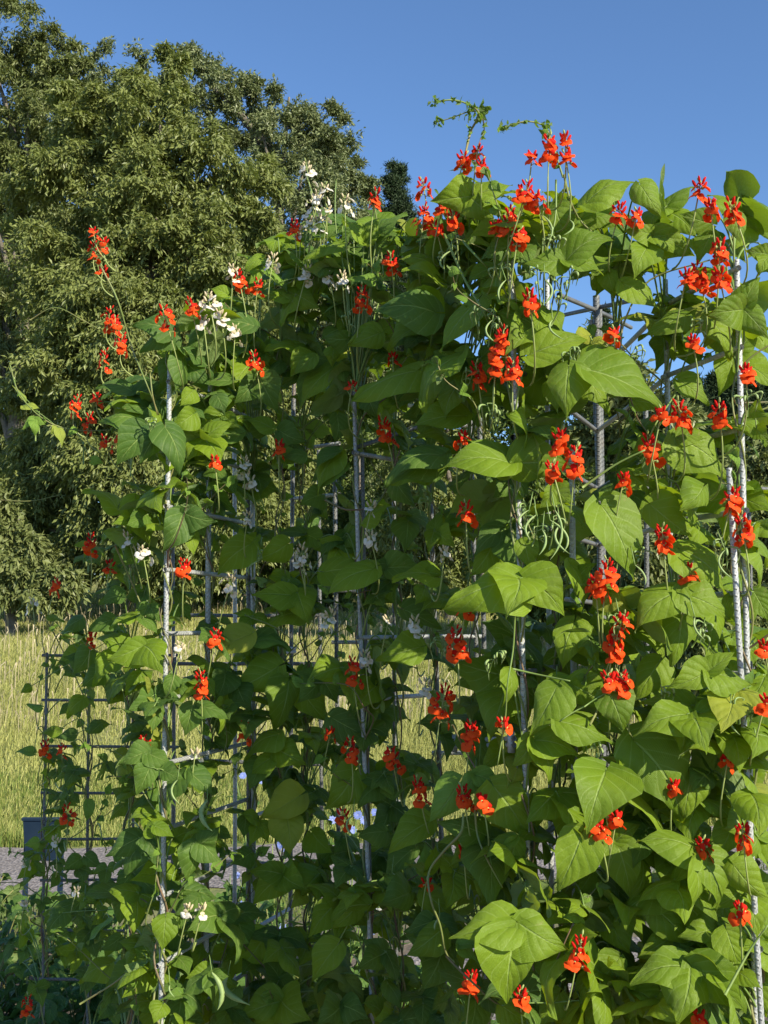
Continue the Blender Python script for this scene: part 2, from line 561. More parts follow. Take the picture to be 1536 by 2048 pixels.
def tree(name, label, cat, root_px, Y, ells, nclump, nspray, nleaf, llen, lwid, m, droop=0.35, seed=1, crad=0.2, group=None, trunk_r=0.28, limbs=16, base_z=None, core=0.25):
    """ells: crown lobes (px, py, rx, ry, depth offset) measured on the photograph, placed at their own distance"""
    r = np.random.default_rng(seed)
    rx = (root_px - 768) / F * Y
    gz = float(ground_z(rx, Y)) if base_z is None else base_z
    root = np.array([rx, Y, gz])
    CC, RR = [], []
    area = np.array([e[2] * e[3] for e in ells], float)
    cnt = np.maximum(4, (area / area.sum() * nclump)).astype(int)
    lobes = []
    for e, k in zip(ells, cnt):
        Ye = Y + e[4]
        c = at(e[0], e[1], Ye)
        sx, sz = e[2] / F * Ye, e[3] / F * Ye
        lobes.append((c, sx, sz))
        d = r.normal(size=(k, 3))
        d /= np.linalg.norm(d, axis=1)[:, None]
        rad = np.where(r.random(k) < core, r.random(k) * 0.6 + 0.15, 0.78 + 0.22 * r.random(k))
        p = c + d * rad[:, None] * np.array([sx, min(sx, sz) * 0.9, sz]) * (1 - crad * 0.55)
        CC.append(p)
        RR.append(np.full(k, min(sx, sz) * crad) * (0.6 + 0.9 * r.random(k)))
    CC = np.concatenate(CC)
    RR = np.clip(np.concatenate(RR), 0.25, 1.6)
    ok = CC[:, 2] > gz + 0.1
    CC, RR = CC[ok], RR[ok]
    oc = CC.mean(axis=0)
    V, Q = leaf_cloud(CC, RR, oc, nspray, nleaf, llen, lwid, droop, seed + 100)
    t = thing(name, label, cat, root, group)
    g = Geo()
    top = np.array([oc[0], oc[1], CC[:, 2].max() * 0.85 + gz * 0.15])
    P = [root + (top - root) * s + np.array([0.15 * math.sin(5 * s + seed), 0.1 * math.sin(7 * s), 0]) * s * 1.5 for s in np.linspace(0, 1, 10)]
    P[0] = root - np.array([0, 0, 0.05])
    g.tube(P, trunk_r * (1.1 - np.linspace(0, 1, 10)), 8)
    for i in r.choice(len(CC), min(limbs, len(CC)), replace=False):
        c = CC[i]
        s = np.clip((c[2] - gz) / (top[2] - gz) - 0.22, 0.1, 0.85)
        a = root + (top - root) * s
        mid = (a + c) / 2 + np.array([0, 0, 0.12 * np.linalg.norm(c - a)])
        tt = np.linspace(0, 1, 7)[:, None]
        B = (1 - tt) ** 2 * a + 2 * tt * (1 - tt) * mid + tt ** 2 * c
        g.tube(B, trunk_r * 0.36 * (1.05 - np.linspace(0, 1, 7) * 0.9), 6)
    link('trunk', g.mesh('trunk', M['bark'], root), t)
    link('crown', mesh_np('crown', V - root, Q, m, smooth=False), t)
    return t


TREES = 'trees along the meadow edge'
tree('broadleaf_tree', 'broad bushy tree with drooping yellow green leaves, largest one behind the beans', 'tree', 300, 24,
     [(300, 300, 130, 170, 0), (210, 240, 130, 130, 0.5), (150, 470, 170, 240, 0.5), (360, 430, 170, 200, -0.5), (480, 430, 110, 190, 0), (430, 680, 170, 260, -1), (250, 760, 190, 260, -1.2), (130, 800, 120, 260, 0.8), (330, 980, 220, 220, -1), (150, 1000, 130, 170, 0), (520, 860, 120, 260, 0), (330, 170, 70, 80, 0.5), (180, 1110, 120, 90, -0.8), (330, 1130, 140, 90, -1), (60, 1000, 110, 160, 0), (260, 610, 150, 180, -1)],
     860, 17, 24, 0.140, 0.052, M['tree_a'], 0.42, 3, 0.25, TREES, 0.3, 26)
tree('tall_tree', 'tall dark olive tree at the far left rising above the bushy tree', 'tree', 20, 31,
     [(30, 100, 140, 120, 0), (120, 130, 60, 110, -0.5), (40, 300, 160, 200, 0), (0, 550, 150, 300, 0), (60, 850, 110, 260, 0.5), (30, 1060, 140, 120, 0), (130, 330, 110, 190, 0), (150, 180, 50, 60, 0)],
     480, 16, 24, 0.15, 0.048, M['tree_b'], 0.25, 5, 0.24, TREES, 0.34, 24)
tree('oak_tree', 'rounded grey green tree standing behind the bushy tree, left of the pine', 'tree', 560, 34,
     [(430, 220, 110, 110, 0), (520, 230, 90, 90, 0), (590, 310, 120, 120, -0.5), (660, 350, 80, 130, 0), (560, 470, 190, 190, -1), (700, 430, 55, 130, 0), (640, 270, 70, 80, 0), (725, 420, 40, 80, 0), (370, 150, 60, 60, 0), (640, 640, 150, 220, -0.5), (500, 720, 180, 250, 0), (690, 800, 110, 220, 0), (230, 160, 110, 80, 2), (600, 950, 170, 200, 0)],
     640, 16, 24, 0.145, 0.058, M['tree_c'], 0.12, 8, 0.20, TREES, 0.36, 24)


def conifer(name, label, px, pytop, pybase, Y, half, n, seed, group=None, llen=0.2, steps=26):
    r = np.random.default_rng(seed)
    x = (px - 768) / F * Y
    gz = float(ground_z(x, Y))
    root = np.array([x, Y, gz])
    zt = at(px, pytop, Y)[2]
    zb = max(at(px, pybase, Y)[2], gz + 0.4)
    W = half / F * Y
    CC, RR = [], []
    g = Geo()
    g.tube([root - [0, 0, 0.05], [x, Y, (gz + zt) / 2], [x, Y, zt - 0.05]], [0.02 * (zt - gz) + 0.05, 0.012 * (zt - gz) + 0.03, 0.02], 8)
    for i in range(steps):
        s = (i + r.random() * 0.6) / steps
        z = zt - (zt - zb) * s
        rad = W * (0.10 + 0.9 * s ** 0.8)
        nb = 4 + int(5 * s)
        for k in range(nb):
            a = r.random() * 2 * math.pi
            rr = rad * (0.6 + 0.5 * r.random())
            d = np.array([math.cos(a), math.sin(a), 0.28])
            e = np.array([x, Y, z]) + d * rr
            g.tube([[x, Y, z - 0.05], (np.array([x, Y, z]) + e) / 2 - [0, 0, 0.04 * rr], e], [0.035, 0.025, 0.012], 6)
            for q in (0.45, 0.75, 1.0):
                CC.append(np.array([x, Y, z]) + d * rr * q)
                RR.append(0.07 * W + 0.1 * rr)
    CC, RR = np.array(CC), np.array(RR)
    V, Q = leaf_cloud(CC, RR, np.array([x, Y, (zt + zb) / 2 - 2]), 8, n, llen, llen * 0.22, -0.25, seed)
    t = thing(name, label, 'tree', root, group)
    link('trunk', g.mesh('trunk', M['bark'], root), t)
    link('crown', mesh_np('crown', V - root, Q, M['pine'], smooth=False), t)
    return t


conifer('pine_tree', 'small dark pine with upright tips against the sky beside the rounded tree', 792, 335, 780, 38, 105, 14, 21, None, 0.16, 34)
conifer('pine_tree', 'slim pine seen through the gap beside the dark double post', 1213, 628, 1000, 44, 55, 8, 25, None, 0.28, 16)

tree('background_tree', 'dark tree mass filling the gaps low behind the bushy tree', 'tree', 140, 44,
     [(60, 950, 200, 230, 0), (300, 900, 220, 260, 1), (0, 600, 160, 260, 1), (480, 900, 180, 260, 0), (250, 600, 200, 260, 1)], 330, 14, 20, 0.30, 0.13, M['tree_b'], 0.2, 61, 0.26, TREES, 0.3, 10)
tree('background_tree', 'distant tree seen low between the middle rods', 'tree', 800, 46,
     [(640, 1000, 160, 190, 0), (820, 1000, 160, 200, 1), (1000, 1020, 150, 200, 0), (1160, 1020, 150, 200, 0)], 260, 14, 20, 0.30, 0.13, M['tree_d'], 0.2, 62, 0.26, TREES, 0.3, 10)
BUSH = 'bushes and small trees behind the trellis'
bspecs = [
    ('leafy yellow green bush at the meadow edge behind the centre rods', 690, 27, [(680, 1080, 120, 160, 0), (760, 1000, 110, 160, 0.5), (700, 880, 90, 110, 1)], 'tree_d', 0.13, 120),
    ('rounded green tree seen between the centre and right rods', 900, 24, [(880, 900, 130, 170, 0), (950, 1060, 120, 150, 0), (850, 1080, 110, 120, -.5), (900, 780, 80, 90, 0)], 'tree_a', 0.14, 140),
    ('dark green tree seen just left of the dark double post', 1110, 20, [(1090, 900, 120, 170, 0), (1040, 780, 80, 90, 0), (1150, 1110, 110, 170, 0), (1050, 1150, 100, 110, 0)], 'tree_d', 0.14, 140),
    ('broad green tree seen just right of the dark double post', 1290, 17, [(1230, 830, 90, 130, 0), (1300, 900, 110, 150, 0), (1350, 1110, 120, 190, 0), (1230, 1150, 110, 160, -.5), (1180, 730, 50, 80, 0)], 'tree_b', 0.15, 150),
    ('dark shrub at the right edge behind the tallest cut rod', 1480, 13.5, [(1490, 1100, 100, 150, 0), (1440, 1260, 110, 130, -.5), (1540, 1000, 90, 140, 0.5), (1380, 1240, 80, 110, 0), (1530, 1290, 90, 130, 0)], 'tree_b', 0.10, 190),
    ('low willowy shrub with narrow leaves at the lower left', 30, 21, [(20, 1120, 80, 90, 0), (90, 1170, 60, 50, -.3), (-30, 1060, 60, 110, 0)], 'tree_b', 0.15, 90),
    ('low bush filling the gap below the rounded trees', 560, 26, [(520, 1110, 120, 100, 0), (420, 1140, 90, 70, 0), (600, 1150, 80, 60, 0)], 'tree_d', 0.13, 90),
]
for i, (lab, px, Y, el, mm, ls, nc) in enumerate(bspecs):
    tree('bushy_tree' if i in (1, 2, 3) else 'shrub', lab, 'tree' if i in (1, 2, 3) else 'shrub', px, Y, el, nc, 14, 16, ls, ls * 0.42, M[mm], 0.3, 30 + i, 0.30, BUSH, 0.12, 10)
hp = [(1360, 775, 112, 30), (1400, 762, 118, 34), (1440, 756, 125, 30), (1478, 768, 118, 32), (1515, 750, 122, 36), (1550, 770, 128, 36), (1330, 800, 110, 26)]
hl = ['far hillside pine behind the red flowers, first from the left', 'far hillside pine, second from the left on the skyline', 'far hillside pine, tall one near the middle of the skyline', 'far hillside pine with rounded top, fourth on the skyline', 'far hillside pine close to the right edge rod', 'far hillside pine cut by the right edge of the view', 'low far pine at the left end of the hillside row']
for i, (px, py, Y, hw) in enumerate(hp):
    conifer('pine_tree', hl[i], px, py, py + 130, Y, hw, 6, 40 + i, 'pines on the far hillside', 0.75, 12)
# wooded slope below the far pines
rs = np.random.default_rng(77)
sxp = rs.random((260, 2)) * [60, 70] + [22, 70]
sc_ = np.stack([sxp[:, 0], sxp[:, 1], ground_z(sxp[:, 0], sxp[:, 1]) + 1.2], -1)
V, Q = leaf_cloud(sc_, np.full(260, 3.6), np.array([50, 110, -20.0]), 10, 14, 0.7, 0.4, 0.1, 78)
tag(link('distant_wood', mesh_np('distant_wood', V, Q, M['tree_b'], smooth=False)), 'distant wooded hillside below the row of far pines', 'wood', kind='stuff')

# ------------------------------------------------------------------ the trellis of reinforcing steel
YX = [0, 90, 200, 300, 420, 500, 600, 700, 820, 900, 1040, 1200, 1350, 1536]
YV = [3.45, 3.45, 3.05, 2.52, 2.55, 2.80, 2.80, 2.62, 2.50, 2.25, 2.02, 2.02, 2.0, 1.92]


def Yf(px):
    return float(np.interp(px, YX, YV))


def rod(parent, org, a, b, r=0.0068, name='rod', bend=0.003):
    a, b = np.asarray(a, float), np.asarray(b, float)
    L = np.linalg.norm(b - a)
    n = max(3, int(L / 0.08))
    t = np.linspace(0, 1, n)[:, None]
    P = a + (b - a) * t
    ph = random.random() * 6
    w = bend * np.sin(t * math.pi * 1.3 + ph) * min(L, 1.5)
    P = P + w * norm(np.cross(b - a, [0.3, 1, 0.2]))
    g = Geo()
    g.tube(P, r, 8)
    for e, d in ((a, -1), (b, 1)):
        pass
    return link(name, g.mesh(name, M['rebar_shaded'] if name in ('post', 'horizontal_rod') and (name == 'post' or r < 0.0055) or r in (0.0058, 0.0062, 0.0064, 0.0048) else M['rebar'], org), parent)  # name and radius select the rods whose shade is painted in


def ground_pt(p, q):
    """extend the line p(top)->q(lower) down to the ground"""
    p, q = np.asarray(p), np.asarray(q)
    d = q - p
    t = (-0.03 - p[2]) / d[2]
    return p + d * t


def panel(parent, org, A, B, zs, r=0.0056, over=0.04):
    """horizontal rods between two upright lines A=(top,bottom), B=(top,bottom)"""
    for z in zs:
        pa = A[0] + (A[1] - A[0]) * ((z - A[0][2]) / (A[1][2] - A[0][2]))
        pb = B[0] + (B[1] - B[0]) * ((z - B[0][2]) / (B[1][2] - B[0][2]))
        d = norm(pb - pa)
        over = min(over, 0.015)
        rod(parent, org, pa - d * over, pb + d * over, r, 'horizontal_rod')


def upright(parent, org, top, low, Y, r=0.0068, Y2=None, name='upright_rod', off=0.0):
    a = at(top[0], top[1], Y)
    b = at(low[0], low[1], Y if Y2 is None else Y2)
    b = ground_pt(a, b)
    rod(parent, org, a, b, r, name)
    return a, b


TR = 'trellis panels of reinforcing steel'
# left fine grid
o = at(180, 1900, 3.68)
o[2] = 0
t = thing('steel_trellis', 'thin steel grid panel at the far left in front of the meadow', 'trellis', o, TR)
U = {}
for k, px in enumerate((93, 180, 267, 350)):
    U[k] = upright(t, o, (px, 1305 if k in (0, 2) else 1290), (px - 5, 2000), 3.66, 0.0048)
zs = [EYE + (1250 - y) / F * 3.66 for y in (1310, 1397, 1488, 1577, 1665)] + [0.78, 0.62, 0.47, 0.32]
panel(t, o, U[0], U[3], zs, 0.0048, 0.02)
# left tower
o = at(420, 1900, 2.7)
o[2] = 0
t = thing('steel_trellis', 'left steel rod trellis from the lone rod top to the first dark post', 'trellis', o, TR)
a = upright(t, o, (343, 733), (318, 2048), 2.60, 0.006)
b = upright(t, o, (424, 748), (409, 2048), 2.86)
c = upright(t, o, (497, 1000), (496, 2000), 3.05, 0.0085, name='post')
c2 = upright(t, o, (506, 980), (503, 2000), 3.03, 0.0065)
b2 = upright(t, o, (470, 860), (466, 2000), 3.3, 0.006)
d = upright(t, o, (590, 760), (578, 2048), 3.3, 0.0062)
lz = [0.38 + 0.15 * k for k in range(13)]
panel(t, o, a, c, [z for z in lz if z < 2.2], 0.0056)
panel(t, o, c, d, [1.52, 1.53, 1.08, 0.78, 0.48], 0.0056)
# horizontals of the left tower behind
e = upright(t, o, (345, 900), (345, 2048), 3.5, 0.0058)
f = upright(t, o, (640, 900), (642, 2048), 3.4, 0.0058)
panel(t, o, e, f, [1.48, 1.63, 1.18, 0.88, 0.58], 0.0058)
# middle tower
o = at(730, 1900, 2.6)
o[2] = 0
t = thing('steel_trellis', 'middle steel rod trellis with the paired rods left of centre', 'trellis', o, TR)
m1 = upright(t, o, (712, 800), (741, 2048), 2.68, 0.0051)
m2 = upright(t, o, (722, 900), (750, 2048), 2.70, 0.0048)
m3 = upright(t, o, (672, 900), (676, 2048), 3.2, 0.0062)
m4 = upright(t, o, (786, 950), (796, 2048), 3.2, 0.0062)
m5 = upright(t, o, (862, 960), (888, 2048), 2.9, 0.0064)
m6 = upright(t, o, (942, 740), (966, 2048), 2.9, 0.0064)
m7 = upright(t, o, (957, 730), (975, 2048), 2.95, 0.0064)
panel(t, o, m1, m5, [2.02, 2.17, 1.57, 1.42, 0.97, 0.52], 0.0056)
panel(t, o, m5, m6, [2.02, 2.13, 1.57, 1.27, 0.97, 0.67], 0.0056)
panel(t, o, m3, m4, [1.70, 1.55, 1.10, 0.80], 0.0056)
panel(t, o, m3, d, [1.98, 2.13, 1.10, 0.65], 0.0056)
rod(t, o, m1[0] + [0, 0, -0.12], m6[0] + [0.0, 0, -0.1], 0.0058, 'horizontal_rod')
# right tower
o = at(1200, 1900, 2.5)
o[2] = 0
t = thing('steel_trellis', 'right steel rod trellis with the dark double post under the sky gap', 'trellis', o, TR)
r1 = upright(t, o, (1016, 490), (1066, 2048), 2.13, 0.0057)
r2 = upright(t, o, (1098, 560), (1102, 2048), 2.55, 0.0060)
p1 = upright(t, o, (1190, 592), (1212, 2048), 2.92, 0.0095, name='post')
p2 = upright(t, o, (1202, 610), (1226, 2048), 2.95, 0.0064)
p3 = upright(t, o, (1181, 640), (1236, 2048), 2.97, 0.0062)
r4 = upright(t, o, (1328, 560), (1368, 2048), 2.25, 0.0056)
r6 = upright(t, o, (1288, 800), (1296, 2048), 2.75, 0.0062)
r5 = upright(t, o, (1468, 520), (1516, 2048), 2.02, 0.0057)
r7 = upright(t, o, (1145, 900), (1146, 2048), 2.3, 0.0066)
rz = [1.6 + (1250 - y) / F * 2.1 for y in (552, 710, 870, 1030, 1190, 1345, 1500, 1690, 1845)]
panel(t, o, r4, r5, rz, 0.0056, 0.10)
panel(t, o, p1, r4, rz, 0.0056, 0.03)
panel(t, o, r1, p1, [rz[k] for k in (1, 2, 3, 4, 5, 6, 7, 8)], 0.0058, 0.03)
# rods carried on beyond the post, crossing under the sky
far = at(1085, 660, 3.6)
rod(t, o, at(1085, 642, 3.45), at(1290, 592, 2.62), 0.0062, 'horizontal_rod')
rod(t, o, at(1118, 588, 2.6), at(1262, 655, 3.35), 0.0062, 'horizontal_rod')
r8 = upright(t, o, (1500, 960), (1520, 2048), 3.0, 0.0058)
panel(t, o, r6, (r8[0] + [0.25, 0, 0], r8[1] + [0.25, 0, 0]), [1.96, 1.58, 1.27, 0.97], 0.0058)
# single rod standing free at the right
a = at(1458, 936, 1.95)
b = ground_pt(a, at(1488, 1450, 1.96))
g = Geo()
g.tube(np.linspace(a, b, 24), 0.0055, 8)
tag(link('steel_rod', g.mesh('steel_rod', M['rebar'], b), None, b), 'single cut steel rod standing free before the right trellis, its blunt top showing', 'rod')
# spacer between the middle and right towers (white clamp bar)
t2 = at(965, 1492, 2.3)
g = Geo()
pa, pb = at(905, 1492, 2.62), at(1028, 1490, 2.15)
g.tube(np.linspace(pa, pb, 6), 0.0055, 8)
g.tube(np.linspace(pa + [0, 0, .012], pb + [0, 0, .012], 6), 0.0055, 8)
for s in (0.04, 0.96):
    c = pa + (pb - pa) * s + [0, 0, 0.006]
    g.box(c, (0.006, 0.010, 0.02))
tag(link('clamp_bar', g.mesh('clamp_bar', M['rebar'], t2), None, t2), 'short pale double bar clamped between two rods near the centre', 'bar')

# ------------------------------------------------------------------ leaflets and leaves
LV = np.array([0, .03, .09, .18, .3, .42, .55, .67, .79, .89, .96, 1])
LW = np.array([.06, .58, .88, 1.0, .99, .86, .66, .46, .28, .13, .05, 0.0])
LU = np.array([-1, -.72, -.4, -.12, 0, .12, .4, .72, 1])
SUNV = np.array(SUN_DIR)


def leaflet(g, B, T, w, view=None, roll=0.0, mi=0, N=None, bulge=None):
    """one leaflet from its base B to its tip T, w wide"""
    B, T = np.asarray(B, float), np.asarray(T, float)
    L = np.linalg.norm(T - B)
    D = (T - B) / L
    if N is None:
        N = -norm(view)
    A = norm(np.cross(D, N))
    N = np.cross(A, D)
    if roll:
        A, N = A * math.cos(roll) + N * math.sin(roll), N * math.cos(roll) - A * math.sin(roll)
    asy = random.choice((-1, 1)) * random.uniform(0.03, 0.24)
    fold = random.uniform(-0.10, 0.30)
    bl = random.uniform(0.06, 0.22) if bulge is None else bulge
    wav = random.uniform(0.03, 0.11)
    ph = random.random() * 6.3
    fq = random.uniform(6, 11)
    bend = random.uniform(-0.07, 0.07)
    curl = random.uniform(-0.04, 0.26)
    v = LV[:, None]
    u = LU[None, :]
    hw = LW[:, None] * w / 2 * (1 + asy * np.sign(u)) * (1 + 0.035 * np.sin(v * 17 + ph))
    x = u * hw + bend * L * np.sin(v * math.pi) * 1
    y = v * L - 0.17 * L * np.abs(u) ** 1.3 * (1 - v) ** 6
    z = bl * L * (1 - (2 * v - 1) ** 2) - bl * 0 + fold * np.abs(x) - curl * w * (np.abs(u) ** 2.5) * LW[:, None]
    z = z + wav * w * np.sin(v * fq + ph + u * 1.4) * np.abs(u) ** 1.8
    V = B + D * y[..., None] + A * x[..., None] + N * z[..., None]
    uv = np.stack(np.broadcast_arrays((u + 1) / 2, v), -1)
    g.grid(V.reshape(-1, 3), len(LV), len(LU), mi, uv.reshape(-1, 2))


def bez(a, b, c, n=8):
    t = np.linspace(0, 1, n)[:, None]
    return (1 - t) ** 2 * a + 2 * t * (1 - t) * b + t ** 2 * c


def bez3(a, b, c, d, n=10):
    t = np.linspace(0, 1, n)[:, None]
    return (1 - t) ** 3 * a + 3 * t * (1 - t) ** 2 * b + 3 * t ** 2 * (1 - t) * c + t ** 3 * d


# climbing plants: (uprights they wind round, label)
PL = [
    ('leggy bean plant with sparse dark leaves on the thin grid at the far left', 180, U[1], 3.64),
    ('bean plant with red flower spikes winding up the lone rod top at the left', 335, (at(343, 733, 2.6), at(318, 2048, 2.6)), 2.60),
    ('bean plant climbing the slender second rod from the left tower edge', 430, b if False else (at(424, 748, 2.86), at(409, 2048, 2.86)), 2.86),
    ('bean plant with cream flowers on the dark post of the left tower', 515, c2, 3.03),
    ('shaded bean plant between the dark left post and the paired rods, white spikes above', 620, (at(600, 600, 3.0), at(620, 2048, 3.0)), 3.0),
    ('shaded bean plant climbing the paired rods left of centre', 735, m1, 2.56),
    ('bean plant with large pale topmost leaf and red spikes right of the paired rods', 855, (at(845, 470, 2.7), at(885, 2048, 2.7)), 2.7),
    ('thin bean plant filling the space between the far left grid and the lone rod', 262, (at(262, 900, 2.9), at(255, 2048, 2.9)), 2.9),
    ('small leaved bean plant low on the far left upright of the thin grid', 110, U[0], 3.64),
    ('dense shaded bean plant just right of the dark left post', 565, (at(560, 560, 2.9), at(562, 2048, 2.9)), 2.9),
    ('shaded bean plant just right of the paired rods with dark lower leaves', 795, (at(790, 520, 2.75), at(800, 2048, 2.75)), 2.75),
    ('tall bean plant whose bare shoot tips reach highest into the sky', 950, (at(930, 420, 2.5), at(968, 2048, 2.5)), 2.5),
    ('bean plant with the biggest bright leaves on the pale near rod right of centre', 1045, r1, 2.12),
    ('bean plant with hanging young pods just left of the dark double post', 1118, (at(1098, 440, 2.4), at(1130, 2048, 2.4)), 2.4),
    ('bean plant over the dark double post with a broad round leaf halfway up', 1220, (at(1230, 520, 2.35), at(1226, 2048, 2.35)), 2.35),
    ('bean plant climbing the rod between the double post and the right edge', 1350, r4, 2.22),
    ('bean plant twined round the rod nearest the right edge', 1490, r5, 2.02),
]
GRP = 'scarlet runner bean plants climbing the trellis'
plants = []
for lab, px, ax_, Y in PL:
    a_, b_ = np.array(ax_[0]), np.array(ax_[1])
    if b_[2] > 0.01:
        b_ = ground_pt(a_, b_)
    root = np.array([b_[0], b_[1], 0.0])
    t = thing('runner_bean_plant', lab, 'bean plant', root, GRP)
    plants.append(dict(t=t, root=root, top=a_, bot=b_, px=px, nleaf=0, ncl=0))


def pick(px, py):
    best = min(plants, key=lambda p: abs(p['px'] - px) + (5000 if p['nleaf'] >= 98 else 0))
    return best


def axis_pt(p, z):
    z = min(max(z, 0.08), p['top'][2] + 0.02)
    return p['top'] + (p['bot'] - p['top']) * ((z - p['top'][2]) / (p['bot'][2] - p['top'][2]))


# stems winding round the uprights
for p in plants:
    for k in range(2):
        ph = random.random() * 6.3
        pitch = random.uniform(0.16, 0.30)
        z1 = p['top'][2] + (0.08 if k == 0 else -random.uniform(0.1, 0.5))
        P = []
        n = int(z1 / 0.02)
        for i in range(n):
            z = 0.0 + z1 * i / (n - 1)
            c = p['top'] + (p['bot'] - p['top']) * ((z - p['top'][2]) / (p['bot'][2] - p['top'][2]))
            rr = 0.0115 + 0.003 * math.sin(z * 9 + ph)
            a = ph - 2 * math.pi * z / pitch
            P.append([c[0] + rr * math.cos(a), c[1] + rr * math.sin(a), z - 0.01])
        g = Geo()
        g.tube(P, np.linspace(0.0034, 0.0016, n), 6)
        link('stem', g.mesh('stem', M['stem'] if k == 0 else M['stem_dark'], p['root']), p['t'])


def petiole_to(g, p, B, r0=0.0022, r1=0.0015, mi=1, rise=True, maxlen=0.34):
    dz = random.uniform(0.03, 0.16)
    V = axis_pt(p, B[2] - dz)
    d = B - V
    L = np.linalg.norm(d)
    if B[0] < -0.75 and B[2] > 1.7:
        maxlen = 0.05
    if L > maxlen:   # a side shoot: the leaf hangs on a nearer piece of vine
        V = B - d / L * maxlen * random.uniform(0.7, 1.0) + np.array([0, 0, -0.02])
    m1_ = V + (B - V) * 0.3 + np.array([0, 0, random.uniform(0.02, 0.06)])
    m2_ = V + (B - V) * 0.75 + np.array([0, 0.0, random.uniform(0.02, 0.05)])
    P = bez3(V, m1_, m2_, B, 11)
    g.tube(P, np.linspace(r0, r1, len(P)), 6, mi)


SC = {'T1': (0, 0, .5), 'T2': (768, 128, .5), 'T3': (0, 512, .5), 'T4': (768, 512, .5), 'T5': (0, 1024, .5), 'T6': (768, 1024, .5), 'T7': (0, 1536, .5), 'T8': (768, 1536, .5),
      'U1': (480, 300, .3125), 'U2': (480, 620, .3125), 'U3': (480, 960, .3125), 'U6': (600, 1560, .3125)}
